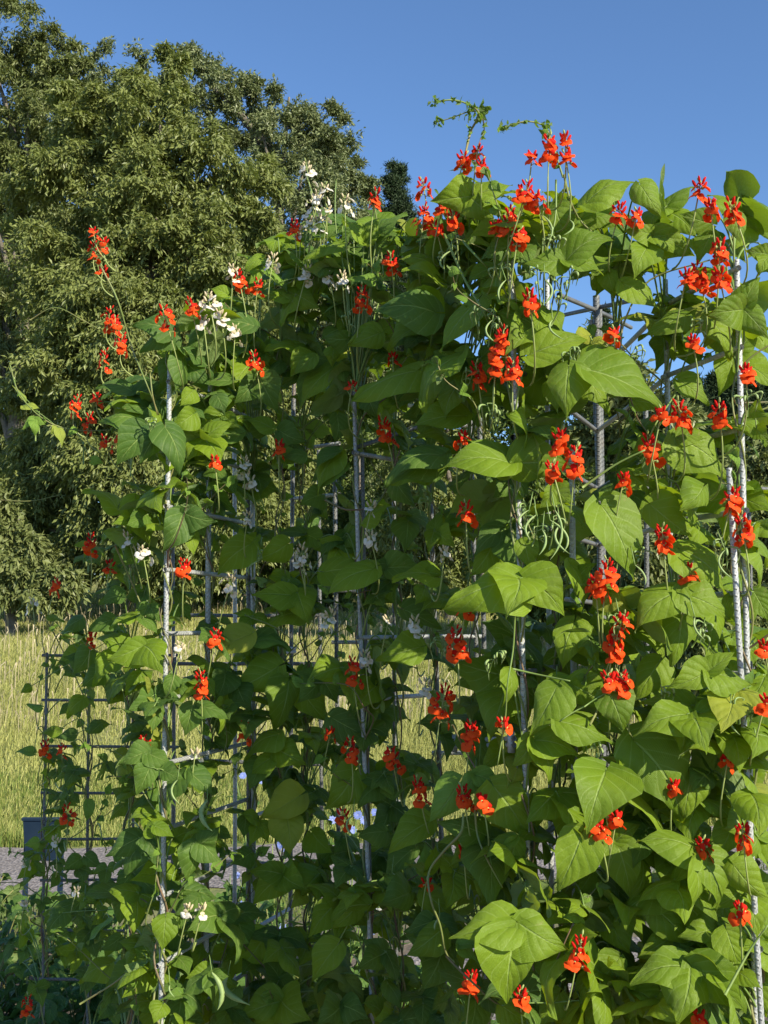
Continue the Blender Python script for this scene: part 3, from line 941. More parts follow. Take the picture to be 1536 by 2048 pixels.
# leaves read off the photograph: tile, optional distance change, leaflets base x,y tip x,y width
LEAVES = '''
T2 0|345,530,185,550,150;345,535,450,640,120;350,530,515,485,110
T2 .05|810,555,1022,478,95
T2 0|1025,485,1110,615,110
T2 0|720,785,558,800,120;730,785,925,705,130;725,790,880,850,90
T2 .02|1075,685,950,668,85;1075,685,1245,770,150;1070,690,1172,770,80
T2 0|1050,738,998,862,140
T2 .1|690,575,742,718,135
T2 .05|1310,640,1180,600,115
T2 .05|1400,600,1425,720,95
T2 0|1536,760,1440,745,85;1540,770,1500,850,90
T2 .05|895,835,925,940,85
T2 .02|960,880,1105,985,95
T2 .08|1310,680,1250,800,95
T2 .15|790,620,860,700,110;830,610,940,660,80
T2 .2|1100,700,1010,780,90
T4 0|205,230,-20,190,190
T4 .03|375,180,225,385,125
T4 0|1435,215,1280,235,150;1440,215,1540,335,120;1440,205,1505,85,105
T4 .04|1200,240,1035,325,110
T4 -.05|738,448,730,648,185;815,455,1118,615,160
T4 -.02|805,450,965,400,110
T4 .06|800,480,905,640,130
T4 .04|585,395,815,335,170
T4 0|228,798,0,915,120
T4 .05|130,460,-12,500,100
T4 0|505,830,215,860,165;520,830,755,850,195;500,815,335,735,100
T4 .06|520,850,400,760,140
T4 .08|250,430,160,645,120
T4 .1|360,520,365,640,110
T4 .02|1170,730,1382,905,165;1170,725,1292,730,85
T4 0|1275,925,1180,1020,140
T4 .03|960,870,1062,955,95
T4 .1|1000,580,1120,620,90
T4 .08|680,930,620,1010,90;690,930,760,990,90
T4 .06|1180,500,1300,600,90
T4 .04|1300,250,1385,420,110
T4 .06|1480,600,1536,640,90;1490,690,1540,740,80
T4 .05|820,320,760,350,80;840,350,900,330,60
T6 -.03|870,-25,1000,278,225
T6 .02|1065,-30,1232,100,150
T6 -.08|530,268,238,392,205;535,268,490,425,235;560,268,722,418,200
T6 .05|530,290,300,400,150
T6 0|1185,150,1365,330,165
T6 -.02|1180,320,1003,482,145;1185,325,1388,430,160
T6 .05|745,212,792,405,95;770,280,850,205,75
T6 .04|870,320,992,405,115
T6 .06|760,445,715,630,150;800,470,865,610,120
T6 .03|1190,430,1148,620,125
T6 -.02|1290,640,1132,705,130;1295,640,1402,560,95;1300,640,1488,690,120
T6 0|690,700,585,895,155
T6 .03|750,690,908,798,150
T6 -.02|703,838,918,930,135;900,720,962,890,160
T6 0|598,910,510,1022,110;600,912,782,982,125;600,912,660,1090,110
T6 -.05|1232,820,1288,965,215;1210,810,998,898,150;1260,800,1398,830,130
T6 .03|1390,900,1492,962,85
T6 .08|1100,600,1000,760,150
T6 .12|430,140,340,260,120
T6 .1|1390,340,1440,470,110;1480,320,1540,440,110
T6 .08|560,120,590,240,100
T6 .1|1400,800,1380,920,100
T6 .05|690,660,690,790,110
T6 .06|500,640,470,780,60
T8 -.06|885,15,808,268,270
T8 0|1000,-110,1188,218,250
T8 0|365,30,320,130,90;368,28,488,95,90;366,34,405,150,85
T8 .03|300,60,180,218,140
T8 .02|440,75,578,288,200
T8 0|1225,30,1195,212,155
T8 0|1470,108,1500,268,200
T8 -.02|790,265,690,498,190
T8 .02|930,290,985,520,170;925,292,1025,225,100
T8 -.02|1255,330,1010,295,145;1248,345,1325,572,135
T8 -.04|1238,375,1195,592,80
T8 0|1400,390,1545,525,145
T8 -.05|530,635,258,682,165;530,640,492,945,245;540,620,738,728,195
T8 -.03|1222,795,983,868,175;1225,795,1168,1030,235;1230,790,1438,965,190
T8 .05|1115,490,925,612,125
T8 .04|1090,565,1242,722,140;1230,560,1375,705,150
T8 .02|1370,650,1425,805,135
T8 .06|232,735,82,665,125;230,740,150,892,160
T8 0|300,712,395,722,60;300,712,375,782,55
T8 .04|170,412,158,288,80;172,412,82,388,30;172,412,228,350,60
T8 0|870,930,900,1085,125;470,950,570,1010,100
T8 .03|700,905,615,1030,130
T8 .12|905,590,985,748,160
T8 .1|0,470,132,565,145
T8 .06|940,760,865,872,115
T8 .03|520,285,398,372,80;525,290,480,432,85
T8 .1|590,780,650,900,100
T8 .06|1390,240,1320,370,110
T8 .1|1050,900,980,1010,140
T8 .1|1480,830,1530,1000,130
T8 .08|1130,690,1010,760,120;1300,900,1420,1010,140
T8 .14|620,120,600,260,110
T8 .15|830,420,760,520,90
T5 0|572,535,425,592,125;578,535,652,650,155
T5 0|728,8,648,162,140;740,5,872,38,115
T5 .02|540,-50,515,102,110
T5 -.05|1000,490,858,598,115
T5 0|1000,130,868,255,145
T5 .02|1300,240,1485,275,125
T5 .02|360,558,288,650,95
T5 .04|320,430,238,512,65
T5 .02|450,430,348,480,70
T5 -.02|405,632,325,700,95;480,655,430,782,65
T5 0|490,330,392,372,75
T5 0|240,870,160,890,45;355,860,448,850,45;330,750,270,830,70
T5 .03|500,480,428,505,60;120,700,82,725,40
T5 .02|165,780,102,768,30;135,965,62,962,40
T5 0|400,850,350,890,60;300,890,222,905,50
T5 0|330,575,220,620,70;200,415,260,440,35
T5 0|1110,620,925,712,155;1155,680,1092,882,125
T5 .05|1200,700,1312,842,145
T5 -.02|1112,890,980,992,95;1110,950,1228,1012,125;1090,980,985,1050,80
T5 0|590,958,475,1012,85;592,965,700,1010,80
T5 0|770,775,738,898,110;800,780,918,832,65
T5 0|1330,825,1480,905,135
T5 0|1015,518,1165,552,75
T5 .1|900,650,860,760,120;950,700,1000,800,110
T5 .05|590,370,560,430,50;600,380,640,440,60;570,430,630,490,50
T5 .08|560,650,500,740,80;600,700,560,780,70
T5 .1|1500,700,1420,800,130
T5 .03|690,660,660,740,70
T7 0|600,0,545,112,95;655,10,735,45,80
T7 0|742,20,680,158,85;760,20,855,112,95
T7 0|555,280,422,355,105;575,290,500,438,110;590,288,645,412,110
T7 -.02|612,270,590,215,75;622,232,698,278,55
T7 0|792,310,745,462,100;790,308,880,232,100;800,295,895,392,95
T7 .04|1200,110,1038,205,145;1150,200,1162,352,145
T7 0|1130,430,1012,548,125;1128,425,998,415,95;1132,430,1232,485,130
T7 .02|497,515,322,512,65;500,520,478,628,85;500,514,602,545,80
T7 .05|285,545,182,588,75
T7 0|662,600,652,732,110
T7 .02|790,520,688,592,75
T7 0|440,785,318,862,95
T7 -.02|842,822,722,918,85;845,825,918,835,65;842,828,850,942,75
T7 0|730,910,638,932,42
T7 0|942,880,848,985,120
T7 -.03|1118,935,958,995,135;1125,930,1245,1012,165;1118,942,1010,1030,110
T7 0|1360,958,1265,1026,135;1370,950,1478,1005,125
T7 -.02|650,948,615,1024,85
T7 .02|480,680,402,728,65
T7 0|440,620,348,705,25
T7 .02|1050,-20,998,92,125
T7 .05|1420,10,1298,165,165
T7 .05|1430,550,1328,642,105;1350,710,1248,855,125
T7 .08|1060,670,938,828,140
T7 .1|320,365,252,412,65;345,355,412,400,60
T7 .1|150,300,95,306,48;350,135,345,220,45
T7 .1|250,580,190,680,80;560,560,540,660,80
T7 .1|520,800,420,880,100;560,820,600,930,80
T7 .1|1000,340,920,380,90
T7 .15|1250,260,1330,340,110
T7 .12|1280,420,1200,520,130
T3 0|590,700,465,838,155;638,700,560,832,135;662,688,718,878,130
T3 .02|555,652,394,668,75;570,655,658,638,65
T3 0|1040,490,1112,628,135;1020,500,935,592,105;920,500,778,512,65
T3 .03|690,300,528,282,115;690,305,560,385,100
T3 .02|840,290,738,392,105;1015,280,862,268,85
T3 .06|772,632,678,692,105
T3 0|962,710,818,772,95
T3 0|1062,690,972,648,85
T3 .02|1240,400,1162,488,85
T3 0|1510,300,1388,352,115
T3 .1|1310,440,1198,622,135
T3 .03|1150,152,998,180,60
T3 0|1128,795,1218,812,75;1120,700,1225,745,105
T3 .02|1350,790,1270,962,105
T3 .05|470,1010,328,942,65
T3 0|530,542,392,520,55;530,560,662,500,95;532,562,662,602,95
T3 .02|1390,332,1290,322,95
T3 -.05|138,652,92,695,38;140,655,140,722,48;142,652,182,675,38
T3 -.05|235,690,246,768,35;232,688,200,715,42;95,600,160,610,28;60,530,110,600,16
T3 -.02|365,820,415,830,42;300,690,270,720,30
T3 .1|880,630,800,700,90;900,640,960,690,80
T3 .1|700,430,640,520,90;760,440,840,520,100
T3 .08|870,560,900,640,80
T3 .08|770,540,720,600,80
T3 .1|640,600,600,690,80
U1 0|795,590,648,455,110;800,590,905,540,110;795,580,900,430,120
U1 .03|890,500,1072,408,95
U1 .02|1240,740,1020,700,135
U1 -.05|1245,1040,848,1035,270
U1 .05|390,690,262,590,140
U1 0|640,600,398,712,95
U1 .06|650,640,752,705,90
U1 0|850,840,698,830,75
U1 0|232,930,58,970,85;290,930,282,1042,95
U1 .03|150,700,30,800,95
U1 .05|900,600,1022,540,100
U1 .03|600,760,488,775,70;250,850,98,770,60
U1 .08|560,640,470,700,90;1100,600,1010,640,90
U1 .08|700,640,830,720,90
U1 .05|1090,460,1160,540,110
U1 .08|330,1000,260,1120,90;420,1080,540,1040,60
U2 0|890,150,690,228,150
U2 .02|692,165,532,215,110
U2 .04|1160,110,948,262,135
U2 0|470,300,322,430,110
U2 .06|592,372,372,655,155
U2 -.03|1130,390,712,592,120
U2 0|1420,290,1168,642,155
U2 .06|1400,470,1315,722,180
U2 .1|1430,680,1078,760,185
U2 -.03|1285,930,928,1132,115
U2 .03|670,1000,518,1152,125;640,910,480,1060,90
U2 0|410,930,262,962,90
U2 .05|260,780,420,872,135
U2 0|200,755,20,700,100
U2 .08|620,680,600,862,135
U2 .05|1180,1025,1010,940,105;1190,1045,948,1122,115
U2 .05|600,250,590,368,115
U2 .08|1100,500,1000,640,150;820,560,880,700,140
U2 .08|260,340,170,440,90
U2 .05|240,250,190,180,70
U3 .02|345,740,72,735,190;370,722,440,932,215
U3 .06|380,850,150,955,130
U3 0|80,1000,10,1112,115
U3 -.02|850,572,548,752,160
U3 .06|940,562,1175,565,190;950,540,838,520,95
U3 -.02|1252,620,972,645,110;1200,590,1308,600,85
U3 0|1050,830,1292,955,150
U3 0|1150,1070,868,1155,200
U3 .06|300,412,98,505,180
U3 .06|100,370,-5,562,115
U3 .06|522,92,378,155,175
U3 .04|1000,20,1122,172,150
U3 .02|800,272,952,165,95
U3 .02|90,1040,320,1092,75
U3 .1|1180,700,1120,800,120
U6 -.02|700,722,500,800,235
U6 .05|800,722,988,915,180
U6 .02|430,802,198,912,120
U6 0|900,962,678,1125,200
U6 .06|822,272,568,472,225
U6 .04|540,332,360,362,150
U6 0|820,582,868,400,95;820,572,668,538,40
U6 .03|1000,370,878,412,55;1000,372,1152,432,95
U6 .08|722,442,540,622,175
'''


def unroll(c, w_img, Limg, Y):
    return


def hand_leaf(tile, dY, specs):
    ox, oy, k = SC[tile]
    g = Geo()
    bases = []
    for bx, by, tx, ty, w in specs:
        fx, fy = ox + bx * k, oy + by * k
        gx, gy = ox + tx * k, oy + ty * k
        bases.append((fx, fy))
    cx = sum(b[0] for b in bases) / len(bases)
    cy = sum(b[1] for b in bases) / len(bases)
    Y = Yf(cx) + dY + random.uniform(-0.015, 0.015)
    cen = at(cx, cy, Y)
    young = False
    for (bx, by, tx, ty, w), (fx, fy) in zip(specs, bases):
        gx, gy = ox + tx * k, oy + ty * k
        B = at(fx, fy, Y)
        Tf = at(gx, gy, Y)
        wr = w * k / F * Y
        Li = np.linalg.norm(Tf - B)
        Lr = max(Li, 1.10 * wr)
        roll = 0.0
        wuse = wr
        if Li > 1.35 * wr:
            wuse = Li / 1.30
            th = math.acos(min(1, wr / wuse))
            roll = min(th, 1.15)
        dz = -math.sqrt(max(0, Lr ** 2 - Li ** 2))
        sgn = 1 if (ty - by) > -0.3 * abs(tx - bx) else -1
        T = at(gx, gy, Y + dz * sgn * 0.9)
        view = norm(B - np.array([0, 0, EYE]))
        D = norm(T - B)
        if roll:
            N = -view
            A = norm(np.cross(D, N))
            N = np.cross(A, D)
            n1 = N * math.cos(roll) - A * math.sin(roll)
            n2 = N * math.cos(roll) + A * math.sin(roll)
            tgt = SUNV * 0.6 + np.array([0, 0, 0.8])
            if n2 @ tgt > n1 @ tgt:
                roll = -roll
        roll += random.uniform(-0.16, 0.16)
        leaflet(g, B, T, wuse, view, roll, 0)
        if np.linalg.norm(B - cen) > 0.006:
            g.tube(bez(cen, (cen + B) / 2 + [0, 0, 0.004], B, 5), 0.0013, 6, 1)
    p = pick(cx, cy)
    petiole_to(g, p, cen + norm(cen - np.array([0, 0, EYE])) * 0.004)
    small = max(s[4] for s in specs) * k < 26
    if tile in ('T8',) and specs[0][0] in (365, 300, 170) or small:
        mt = M['leaf_young']
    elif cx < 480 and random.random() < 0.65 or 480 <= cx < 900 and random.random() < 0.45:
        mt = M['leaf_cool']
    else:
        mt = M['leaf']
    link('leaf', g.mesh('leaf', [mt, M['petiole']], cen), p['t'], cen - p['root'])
    p['nleaf'] += 1


for line in LEAVES.strip().split('\n'):
    hd, body = line.split('|')
    tile, dy = hd.split()
    hand_leaf(tile, float(dy), [tuple(float(v) for v in s.split(',')) for s in body.split(';')])


def free_leaf(p, c, size, mt, heading=None, nbase=None, parent=None, tilt=0.5):
    """a whole three-part leaf at a point, blades turned to the light"""
    N = norm(SUNV * random.uniform(0.2, 0.9) + np.array([0, 0, 0.7]) + rng.normal(size=3) * tilt)
    if heading is None:
        h = np.array([random.uniform(-0.8, 0.8), random.uniform(-1, -0.1), random.uniform(-1.1, -0.1)])
    else:
        h = heading
    D0 = norm(h - N * (h @ N) * 0.7)
    Sd = norm(np.cross(D0, N))
    g = Geo()
    hub = c
    for ang, s in ((0, 1.0), (1.5, 0.92), (-1.5, 0.92)):
        ang += random.uniform(-0.3, 0.3)
        d = norm(D0 * math.cos(ang) + Sd * math.sin(ang) + np.array([0, 0, -random.uniform(0.0, 0.5)]))
        st = hub + (d * 0.025 * size / 0.09 if ang == 0 or abs(ang) < 0.5 else d * 0.006)
        L = size * s * random.uniform(0.9, 1.12)
        n = norm(N - d * (N @ d) + rng.normal(size=3) * 0.22)
        g.tube(bez(hub, (hub + st) / 2, st, 4), 0.0012, 6, 1)
        leaflet(g, st, st + d * L, L * random.uniform(0.74, 0.9), None, random.uniform(-0.3, 0.3), 0, N=n)
    return g


# foliage deeper inside the plants: (centre px, py, half sizes, number, extra distance range)
FILL = [
    (930, 560, 90, 110, 20, .05, .4), (1050, 600, 60, 80, 8, .05, .35), (960, 700, 80, 60, 8, .05, .3), (880, 480, 70, 60, 9, .05, .3), (1010, 440, 70, 60, 8, .05, .3), (1400, 640, 70, 60, 7, .05, .3), (1220, 520, 60, 40, 5, .05, .3), (600, 560, 90, 60, 10, .0, .3),
    (1000, 520, 130, 130, 16, .05, .35), (1180, 470, 90, 60, 5, .1, .3), (1330, 500, 110, 90, 10, .08, .4), (1480, 520, 60, 130, 7, .08, .4),
    (1000, 760, 160, 160, 18, .06, .45), (1120, 760, 60, 60, 4, .15, .4), (1330, 680, 100, 90, 6, .1, .4), (1470, 760, 70, 130, 7, .08, .4),
    (1080, 1000, 120, 120, 8, .1, .45), (1300, 960, 120, 130, 12, .08, .4), (1460, 1050, 60, 120, 5, .1, .4), (950, 1000, 60, 130, 6, .2, .5),
    (1150, 1300, 150, 160, 16, .1, .5), (1380, 1300, 130, 170, 18, .08, .5), (980, 1420, 90, 150, 9, .15, .5), (1500, 1450, 50, 150, 8, .08, .4),
    (1150, 1620, 160, 160, 18, .1, .5), (1400, 1620, 140, 150, 22, .08, .5), (1000, 1800, 140, 130, 16, .1, .5), (1300, 1880, 200, 160, 34, .08, .5),
    (950, 1980, 150, 80, 18, .05, .5), (1180, 1990, 160, 70, 16, .05, .4), (1460, 1900, 80, 150, 14, .08, .4),
    (640, 520, 130, 90, 18, .05, .4), (560, 640, 160, 90, 24, .05, .4), (800, 560, 120, 130, 20, .08, .45), (420, 690, 120, 60, 14, .05, .3), (740, 470, 90, 50, 8, .1, .3),
    (620, 800, 200, 140, 36, .08, .5), (830, 800, 120, 140, 24, .1, .5), (400, 850, 130, 110, 22, .05, .4), (300, 800, 90, 50, 8, 0, .3),
    (600, 1000, 160, 110, 14, .1, .5), (420, 1010, 120, 70, 14, .05, .4), (850, 1000, 90, 120, 6, .1, .5), (260, 1000, 80, 60, 5, .05, .3),
    (650, 1170, 170, 60, 12, .05, .4), (540, 1300, 130, 110, 24, .05, .3), (830, 1230, 100, 110, 8, .05, .4), (280, 1230, 90, 90, 7, .1, .4),
    (600, 1430, 160, 140, 38, .0, .4), (800, 1450, 120, 140, 20, .05, .5), (380, 1450, 90, 110, 12, .05, .4), (300, 1560, 100, 80, 7, .05, .4),
    (560, 1650, 120, 120, 18, .05, .4), (780, 1660, 110, 120, 22, .05, .4), (390, 1690, 90, 100, 9, .05, .4),
    (580, 1850, 150, 110, 26, .0, .4), (800, 1850, 110, 120, 24, .0, .4), (380, 1880, 110, 110, 14, .05, .4), (600, 2000, 180, 60, 30, .0, .5), (800, 2000, 120, 60, 22, .0, .5),
    (380, 2010, 120, 50, 12, .05, .4), (230, 1930, 100, 90, 12, .05, .4), (1000, 1650, 60, 100, 5, .2, .5), (190, 1330, 90, 100, 16, .0, .3), (170, 1540, 80, 120, 18, .0, .2), (190, 1760, 90, 90, 16, .0, .3), (300, 1380, 60, 120, 8, .0, .3), (100, 1700, 50, 60, 5, 0, .2), (120, 1850, 70, 60, 8, 0, .2), (250, 1080, 80, 60, 6, 0, .3),
    (100, 870, 50, 40, 0, .0, .2), (240, 1120, 70, 60, 6, .1, .3), (140, 1900, 110, 130, 14, .1, .5),
]
GAPS = [(1165, 600, 62, 42), (1300, 760, 30, 30), (1250, 690, 30, 25), (1400, 740, 45, 30), (225, 1450, 30, 60), (1070, 560, 25, 30), (1120, 880, 30, 30), (640, 1290, 40, 30), (570, 1240, 50, 20), (60, 1480, 20, 150)]
for cx, cy, rx, ry, n, d0, d1 in FILL:
    if cx <= 880:
        n = int(n * 1.3)
    if 520 < cx < 1080 and cy > 1350:
        n = int(n * 0.8)
    if cx > 980 and cy > 1250:
        n, d0 = int(n * 1.55), d0 * 0.2 - 0.03
    for _ in range(n):
        while True:
            u, v = random.uniform(-1, 1), random.uniform(-1, 1)
            if u * u + v * v < 1:
                break
        px, py = cx + u * rx, cy + v * ry
        if any((px - a) ** 2 / (c + 15) ** 2 + (py - b) ** 2 / (d + 15) ** 2 < 1 for a, b, c, d in GAPS):
            continue
        c = at(px, py, Yf(px) + random.uniform(d0, d1))
        if c[2] < 0.15:
            continue
        p = pick(px, py)
        sz = random.triangular(0.032, 0.106, 0.074) * (0.66 if px < 250 else 0.95 if px < 900 else 1.15)
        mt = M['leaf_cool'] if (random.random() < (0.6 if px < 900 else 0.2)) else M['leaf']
        g = free_leaf(p, c, sz, mt)
        petiole_to(g, p, c)
        link('leaf', g.mesh('leaf', [mt, M['petiole']], c), p['t'], c - p['root'])
        p['nleaf'] += 1

# ------------------------------------------------------------------ flowers


def petal(g, c, D, N, L, w, cup, mi, side=0.0, nv=6, nu=5, tipw=0.55, back=0.0):
    """a rounded cupped petal from c along D"""
    D = norm(D)
    A = norm(np.cross(D, N))
    N = np.cross(A, D)
    v = np.linspace(0, 1, nv)[:, None]
    u = np.linspace(-1, 1, nu)[None, :]
    prof = np.clip(np.sin(math.pi * (0.07 + 0.90 * v ** 1.15)), 0, 1) ** 0.55
    x = u * w / 2 * prof
    y = v * L * (1 - 0.10 * u ** 2 * v)
    z = cup * L * (np.sin(v * math.pi) + 0.55 * (1 - u ** 2) * np.sin(v * math.pi)) + back * L * v ** 2 + 0.025 * L * np.sin(u * 3 + v * 4)
    V = np.asarray(c) + D * y[..., None] + A * x[..., None] + N * z[..., None]
    g.grid(V.reshape(-1, 3), nv, nu, mi)


def blossom_mesh(kind, seed):
    """open pea flower about one unit across: keel, two broad wings, standard folded back; opens towards -Y"""
    random.seed(seed)
    g = Geo()
    s, w = 1, 2    # slots: 0 green calyx, 1 standard, 2 wings
    g.ell((0, 0.02, 0), (0.13, 0.14, 0.13), m=0)
    # standard petal stands up behind and folds back
    o = random.uniform(0.15, 0.5)
    petal(g, (0, -0.03, 0.02), (0.1, 0.15 + 0.3 * o, 0.95), (0, -1, 0.1), 0.50, 0.60, 0.10, 1, back=-0.30 * o)
    # wings
    sp_ = random.uniform(0.35, 0.8)
    for sg in (-1, 1):
        petal(g, (0.05 * sg, -0.08, -0.01), (sg * sp_, -0.35, -random.uniform(0.35, 0.9)), (sg * 0.25, -1, 0.30), 0.64, 0.80, 0.13 * random.uniform(.6, 1.3), 2, nv=8, nu=7)
    # keel
    g.tube([(0, -0.05, -0.02), (0.0, -0.16, -0.05), (0.02, -0.22, 0.0), (0.0, -0.20, 0.06)], [0.06, 0.07, 0.06, 0.03], 6, 1)
    mats = {'red': [M['bud_green'], M['pet_red'], M['pet_orange']], 'white': [M['bud_green'], M['pet_cream'], M['pet_white']]}[kind]
    return g.mesh('blossom', mats)


BL = {'red': [blossom_mesh('red', 200 + i) for i in range(5)], 'white': [blossom_mesh('white', 300 + i) for i in range(5)]}
random.seed(91)


def cluster(px, py, h, kind, dY=-0.03, lean=None, nb=None, Y=None, wide=0.6):
    """flower spike centred on a pixel, h pixels tall: curved stalk with buds above, open blossoms below"""
    Y = (Yf(px) + dY + random.uniform(-0.02, 0.02)) if Y is None else Y
    c = at(px, py, Y)
    H = h / F * Y
    p = min(plants, key=lambda q: abs(q['px'] - px) + (200 if q['ncl'] > 17 else 0))
    p['ncl'] += 1
    lx = random.uniform(-0.3, 0.3) if lean is None else lean
    up = norm([lx, random.uniform(-0.25, 0.1), 1])
    bot, top = c - up * H * 0.5, c + up * H * 0.55
    g = Geo()
    bsz = 0.0230 if kind == 'red' else 0.0195
    if h < 34:
        bsz *= 0.92
    # stalk towards the vine
    V = axis_pt(p, c[2] - random.uniform(0.06, 0.16)) + np.array([random.uniform(-.08, .08), 0.14, 0])
    d = V - bot
    L = np.linalg.norm(d)
    if L > 0.15:
        V = bot + d / L * 0.14 + np.array([0, 0, -0.05])
    if px < 260 and py < 900:
        V = bot + np.array([0.03, 0.02, -0.05])
        L = 0.06
    ctrl = bot - up * min(L, 0.2) * 0.6
    P = np.concatenate([bez(V, ctrl, bot, 9), np.linspace(bot, top, 6)[1:]])
    g.tube(P, np.linspace(0.0020, 0.0009, len(P)), 6, 0)
    nbl = nb if nb is not None else max(2, int(round(h / (8.4 if px > 800 else 9.3))))
    nbud = 3 + int(h / 10)
    buds = []
    for i in range(nbud):
        s = 0.50 + 0.5 * (i + random.random()) / nbud
        a = i * 2.4 + random.random()
        r = (0.0095 - 0.006 * (s - 0.5) * 1.6) * (1.1 if H > 0.03 else 0.8)
        q = bot + (top - bot) * s
        dirn = norm([math.cos(a), math.sin(a), 0.7])
        e = q + dirn * r * 1.1
        sz = (1.15 - s * 0.62)
        ax3 = norm(dirn + [0, 0, 0.9])
        A = norm(np.cross(ax3, [0.2, 0.3, 0.1]))
        B = np.cross(ax3, A)
        g.tube([q, e], 0.0007, 6, 0)
        mi = 1 if s < 0.93 else 0
        g.ell(e + ax3 * 0.004 * sz, (0.0038 * sz, 0.0038 * sz, 0.0100 * sz), np.stack([A, B, ax3]), mi, 6, 6)
        g.ell(e, (0.0026 * sz, 0.0026 * sz, 0.0026 * sz), None, 0, 6, 5)
    mats = [M['bud_green'], M['pet_red'] if kind == 'red' else M['pet_cream']]
    cl_loc = c
    for i in range(nbl):
        s = (i + random.random()) / nbl * 0.68
        a = i * 2.3 + random.uniform(-0.5, 0.5)
        q = bot + (top - bot) * s
        side = np.array([math.cos(a), -abs(math.sin(a)) if random.random() < 0.75 else math.sin(a), 0.15])
        rr = random.uniform(0.3, 1.0) * max(0.011, H * wide * 0.46)
        e = q + norm(side) * rr
        g.tube([q, (q + e) / 2 + [0, 0, 0.002], e], 0.0007, 6, 0)
        buds.append((e, side))
    cl = link('flower_cluster', g.mesh('flower_cluster', mats, c), p['t'], c - p['root'])
    for e, side in buds:
        o = link('blossom', random.choice(BL[kind]), cl, e - c)
        yaw = math.atan2(side[0], -side[1]) + random.uniform(-0.8, 0.8)
        o.rotation_euler = (random.uniform(-0.5, 0.5), random.uniform(-0.6, 0.6), yaw)
        k = bsz * random.uniform(0.85, 1.12)
        o.scale = (k, k, k)


RED = '''188,470,26 207,490,28 187,505,45 217,640,48 230,655,40 243,690,45 207,722,45 192,800,22 332,640,58 383,618,36 152,815,50 178,848,40 212,888,30 205,545,22
478,562,42 515,577,32 589,460,34 750,402,46 722,600,58 783,528,44 848,378,40 846,440,62 873,462,34 925,326,34 963,337,30 955,305,18 1098,300,62 1063,321,26 1131,284,26 1132,320,26 1050,388,46 1076,405,36
1018,448,62 1035,478,36 990,458,26 885,418,36 908,442,40 1060,606,46 1002,690,66 955,752,50 1026,745,46 990,735,56 1237,430,40 1272,436,26 1398,382,42 1422,420,32 1466,422,48 1400,560,66 1371,562,36 1440,505,44 1440,560,40
1229,672,26 1387,690,28 1492,750,34 1360,832,58 1440,832,50 1322,832,26 1300,898,54 1118,885,50 1150,925,64 1106,945,34 1246,966,30 1326,1082,50 1464,1004,48 1486,1060,56 1212,1160,76 1192,1178,40
510,727,46 558,900,34 430,926,22 704,776,20 770,862,54 925,880,30 786,720,20 932,1030,44 182,1090,44 219,1136,28 110,1175,36 368,1138,36 183,1278,26 430,1280,38 402,1370,54 706,1345,56 932,1214,34 914,1290,66
885,1408,78 940,1472,52 1226,1296,54 1217,1366,36 1246,1372,48 290,1495,38 88,1500,40 124,1505,28 488,1465,38 702,1500,42 785,1520,44 838,1584,50 928,1598,44 965,1606,24 134,1630,42 686,1636,34 1196,1660,46 1232,1642,26
1486,1675,42 1407,1700,36 928,1706,24 1480,1826,34 1157,1908,62 942,1968,38 1040,2000,36 55,2015,42 1376,1150,34 1346,1576,22 1456,1522,26 1530,1300,30 1530,1410,34 852,1770,14 1005,1450,16 1240,1255,50 1400,2040,26 660,1470,24 240,880,20 1212,1625,20'''
WHITE = '''634,400,30 655,430,28 620,450,30 616,350,50 628,415,60 650,388,34 690,412,40 640,445,44 602,472,36 545,528,42 465,548,34 420,612,56 442,640,44 408,650,30 685,566,38 612,552,34 660,560,26 500,962,48 488,935,40 460,1170,44 258,1082,34 286,1110,34
605,1112,44 742,1020,28 888,1110,24 358,1304,32 660,1238,46 742,1080,34 830,1255,40 850,1376,30 731,1322,36 66,1215,36 52,1732,20 112,1690,30 152,1785,16 48,1812,16 375,1824,22 404,1824,22 390,1512,20 600,1130,30 775,1250,30 495,1040,26 470,670,36'''
for s in RED.split():
    a, b_, c_ = [float(v) for v in s.split(',')]
    cluster(a, b_, c_, 'red')
for s in WHITE.split():
    a, b_, c_ = [float(v) for v in s.split(',')]
    cluster(a, b_, c_, 'white', wide=0.8)

